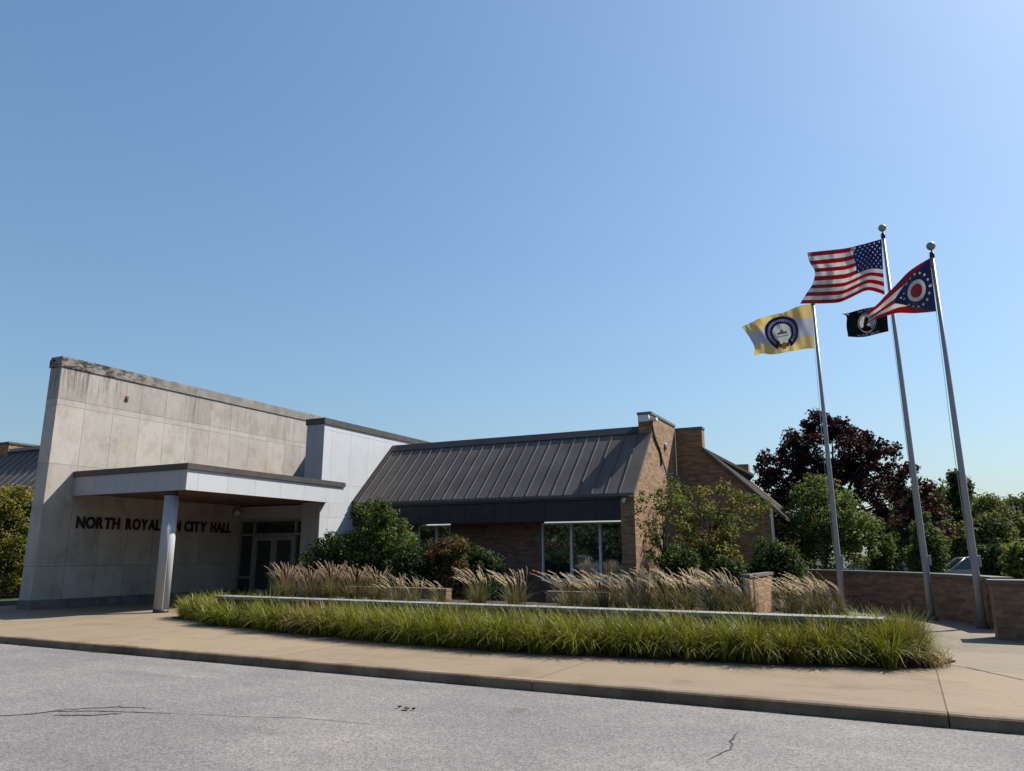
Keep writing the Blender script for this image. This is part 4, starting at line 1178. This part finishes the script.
flag('stripes_flag', 'large red and white striped flag with white stars on blue, highest on the middle pole',
     [(881.4, 239), (866, 243.5), (845, 248.5), (826, 250.5), (807.5, 252.3)], [(884.8, 295), (876, 291.6), (867, 289.6), (855, 295.5), (839.5, 302.8), (820, 303.6), (800, 303.6)],
     [(881.4, 239), (883, 266), (884.8, 295)], [(807.5, 252.3), (809, 262), (816, 271), (813, 284), (806, 294), (800, 303.6)], PU_[1], stripes, waves=((1.6, .15, .25), (3.6, .07, -.6), (.8, .08, 1.1), (6.5, .018, .9)))
flag('remembrance_flag', 'small black flag with a white disc and dark profile, below the striped flag',
     [(886.5, 304.5), (876, 306.4), (862, 309), (850, 312.6), (842.4, 313.8)], [(888.6, 331.3), (880, 333.2), (866, 336.8), (857, 337.3), (848.2, 336.6)],
     [(886.5, 304.5), (887.4, 318), (888.6, 331.3)], [(842.4, 313.8), (847, 316), (846.4, 326), (848.2, 336.6)], PU_[1], remember, waves=((1.4, .08, .3), (2.8, .04, .7)))
flag('city_flag', 'yellow and white banded flag with a blue ring seal on the leftmost pole',
     [(812.4, 304), (805, 304.6), (798, 306), (785, 312), (772, 315), (760, 318), (750, 323), (741.6, 326.6)], [(814.8, 348.2), (804, 348.8), (790, 351.4), (778, 353.8), (768.5, 354.6), (763, 352.8), (754.2, 355.6)],
     [(812.4, 304), (813.6, 326), (814.8, 348.2)], [(741.6, 326.6), (749.5, 337), (755, 347), (754.2, 355.6)], PO[1], city, waves=((1.5, .14, .45), (3.1, .08, -.7), (6, .025, 1.2)))
flag('swallowtail_flag', 'red and white striped swallowtail flag with a starred blue triangle on the rightmost pole',
     [(931, 257.4), (922, 262.5), (914.5, 267.2), (907, 272.8), (899, 281.5), (892, 289), (884, 297), (877, 305), (866, 312.5)], [(936.4, 311.4), (925, 312.6), (914.5, 313.4), (903, 313), (897, 312.8), (886, 316), (874.5, 319), (866, 325)],
     [(931, 257.4), (933.7, 284), (936.4, 311.4)], [(866, 312.5), (870, 318), (866, 325)], PH[1], burgee, waves=((1.2, .16, .45), (2.4, .06, -.3)), tilt=-.5)

# ------------------------------------------------------------------ parked cars behind the wall
def car(label, loc, rotz, paint):
    root = thing('parked_car', loc, label, 'car', 'cars parked behind the plaza wall')
    L = loc
    def T(p): return (p[0] + L[0], p[1] + L[1], p[2] + L[2])
    body = [(-2.2, .35), (-2.25, .62), (-2.1, .80), (-1.5, .90), (-.9, .95), (1.5, .97), (2.1, .92), (2.25, .7), (2.2, .35), (1.75, .3), (1.65, .55), (1.35, .66), (1.05, .55), (.95, .3), (-.95, .3), (-1.05, .55), (-1.35, .66), (-1.65, .55), (-1.75, .3)]
    g = MB(); g.prism([T((x, -.86, z)) for x, z in body], (0, 1.72, 0)); b = g.build('body', paint, root, bevel=.05)
    cab = [(-1.0, .952), (-.35, 1.42), (.2, 1.47), (1.0, 1.43), (1.85, .965)]
    g = MB(); n = len(cab)
    A = [T((x, -.80 + (z - .95) * .35, z)) for x, z in cab]; Bk = [T((x, .80 - (z - .95) * .35, z)) for x, z in cab]
    g.face(A); g.face(Bk[::-1])
    for i in range(n):
        j = (i + 1) % n; g.face([A[j], A[i], Bk[i], Bk[j]])
    g.build('windows', M['glass'], root, bevel=.03)
    g = MB(); g.prism([T((x, -.64, z)) for x, z in ((-.4, 1.425), (.2, 1.475), (1.05, 1.435), (1.05, 1.47), (.2, 1.51), (-.4, 1.455))], (0, 1.28, 0))
    for s in (-1, 1):
        for x0, z0, x1, z1 in ((-1.0, .955, -.35, 1.44), (.35, .955, .35, 1.47), (1.85, .965, 1.0, 1.45)):
            g.tube([T((x0, s * .80, z0)), T((x1, s * (.80 - (z1 - .95) * .35), z1))], .035, 6)
    g.build('roof', paint, root)
    for x in (-1.35, 1.35):
        for s in (-1, 1):
            g = MB(); g.tube([T((x, s * .70, .32)), T((x, s * .87, .32))], .32, 22); w = g.build('wheel', M['cable'], root)
            g = MB(); g.tube([T((x, s * .871, .32)), T((x, s * .885, .32))], .2, 16); g.build('rim', M['pole'], w)
    for s in (-1, 1):
        g = MB(); g.box(*[v for v in (L[0] - 2.27, L[0] - 2.18)], L[1] + s * .62 - .16, L[1] + s * .62 + .16, L[2] + .64, L[2] + .76); g.build('headlight', M['lampwhite'], root)
        g = MB(); g.box(L[0] + 2.19, L[0] + 2.26, L[1] + s * .66 - .14, L[1] + s * .66 + .14, L[2] + .7, L[2] + .84); g.build('taillight', mat_plain('red_lens', (.3, .01, .01), .3), root)
    root.rotation_euler = (0, 0, rotz)
    return root
silver = mat_plain('silver_car_paint', (.42, .44, .46), .3, .5, .05)
p1, p2 = at(962, 560, 41), at(868, 560, 43)
c1 = car('silver car parked beyond the curved wall behind the rightmost flagpole', (p1[0] + .3, 41, .02), R(12), silver)
c2 = dup(c1, (p2[0], 43, .02), R(6), 1, 'silver car parked beyond the curved wall below the purple tree')
struct('car_park', MB(), M['asphalt']) if False else None
for cx0, cy0, rz0, lab in ((-23.5, -12.5, R(84), 'silver car parked across the road, mirrored in the wide window'), (-27.5, -12.6, R(96), 'silver car parked across the road, left of the mirrored one'), (-18, -12.4, R(-90), 'silver car parked across the road with its tail to the building')):
    dup(c1, (cx0, cy0, .02), rz0, 1, lab)
g = MB(); g.face([(-3.5, 33, .0), (40, 33, .0), (40, 50, .0), (-3.5, 50, .0)]); struct('car_park', g, M['asphalt'])
# across the road: what the windows mirror; trees at right added to block skylight
OPP = ['', 'green tree across the road, opposite the entrance canopy', 'smaller green tree across the road, opposite the office roof', 'tall green tree across the road, opposite the wide window',
       'green tree across the road, opposite the flagpoles', 'green tree across the road, leftmost of the nearer row', 'unseen green tree added to block sky light at the road side, right of the row opposite', 'unseen green tree added to block sky light beyond the plaza, nearest the road',
       'unseen green tree added to block sky light beyond the plaza, level with the brick pier', 'tallest unseen green tree added to block sky light beyond the plaza, level with the parked cars', 'tall green tree in the second row across the road, left', 'tall green tree in the second row across the road, right', 'smallest green tree across the road, nearest the kerb opposite', 'green tree far along the road opposite, first beyond the leftmost of the row', 'larger green tree far along the road opposite, second beyond the leftmost', 'green tree farthest along the road opposite']
for i, (x, y, s) in enumerate(((-26, -24, 1.0), (-15, -27, 1.15), (-6, -25, .95), (6, -28, 1.2), (18, -25, 1.0), (-38, -26, 1.1), (28, -10, 1.2), (33, 4, 1.25), (36, 18, 1.3), (40, 32, 1.35), (-20, -34, 1.4), (0, -36, 1.4), (-10, -20, .8), (-47, -25, 1.1), (-58, -27, 1.2), (-70, -26, 1.2))):
    if i == 0:
        rt = plant('roadside_tree', 'green tree across the road, leftmost but one of the row opposite', 'tree', (x, y, 0), [(0, 0, 5.2, 4.6, 3.6, 2.8), (-2.8, 0, 3.4, 3, 2.6, 2.4), (2.9, 0, 3.4, 3, 2.6, 2.4), (.5, 0, 7.2, 2.6, 2.4, 1.8), (0, 0, 2.6, 4.5, 3, 1.6)], 330, 55, .8, .22, F1, 190, 1.6, .2, 'trees across the road', 20, ('trunk', 'crown'))
    else:
        dup(rt, (x, y, 0), i * 1.3, s, OPP[i])

# ------------------------------------------------------------------ daylight
SUN = Vector((.72, 1.0, 1.32)).normalized()
sd = bpy.data.lights.new('sun', 'SUN'); sd.energy = SUN_E; sd.angle = R(.55); sd.color = (1, .94, .86)
so = bpy.data.objects.new('sun', sd); COL.objects.link(so); so.rotation_euler = SUN.to_track_quat('Z', 'Y').to_euler()
w = bpy.data.worlds.new('World'); SC.world = w; w.use_nodes = True
nt = w.node_tree; bg = nt.nodes['Background']
sky = nt.nodes.new('ShaderNodeTexSky'); sky.sky_type = 'NISHITA'; sky.sun_disc = False
sky.sun_elevation = math.asin(SUN.z); sky.sun_rotation = math.atan2(SUN.x, SUN.y)
sky.altitude = 250; sky.air_density = AIR; sky.dust_density = DUST; sky.ozone_density = OZONE
gm = nt.nodes.new('ShaderNodeGamma'); gm.inputs[1].default_value = SKY_G
nt.links.new(sky.outputs[0], gm.inputs[0]); hz = nt.nodes.new('ShaderNodeMix'); hz.data_type = 'RGBA'; hz.blend_type = 'MULTIPLY'; hz.inputs[0].default_value = 1; hz.inputs[7].default_value = (.76, .90, 1.025, 1)
nt.links.new(gm.outputs[0], hz.inputs[6]); nt.links.new(hz.outputs[2], bg.inputs[0]); bg.inputs[1].default_value = SKY_S
vs = SC.view_settings; vs.view_transform = 'Standard'; vs.look = 'None'; vs.exposure = EXPO; vs.gamma = 1; vs.use_curve_mapping = False
SC.cycles.max_bounces = 8; SC.cycles.transparent_max_bounces = 8
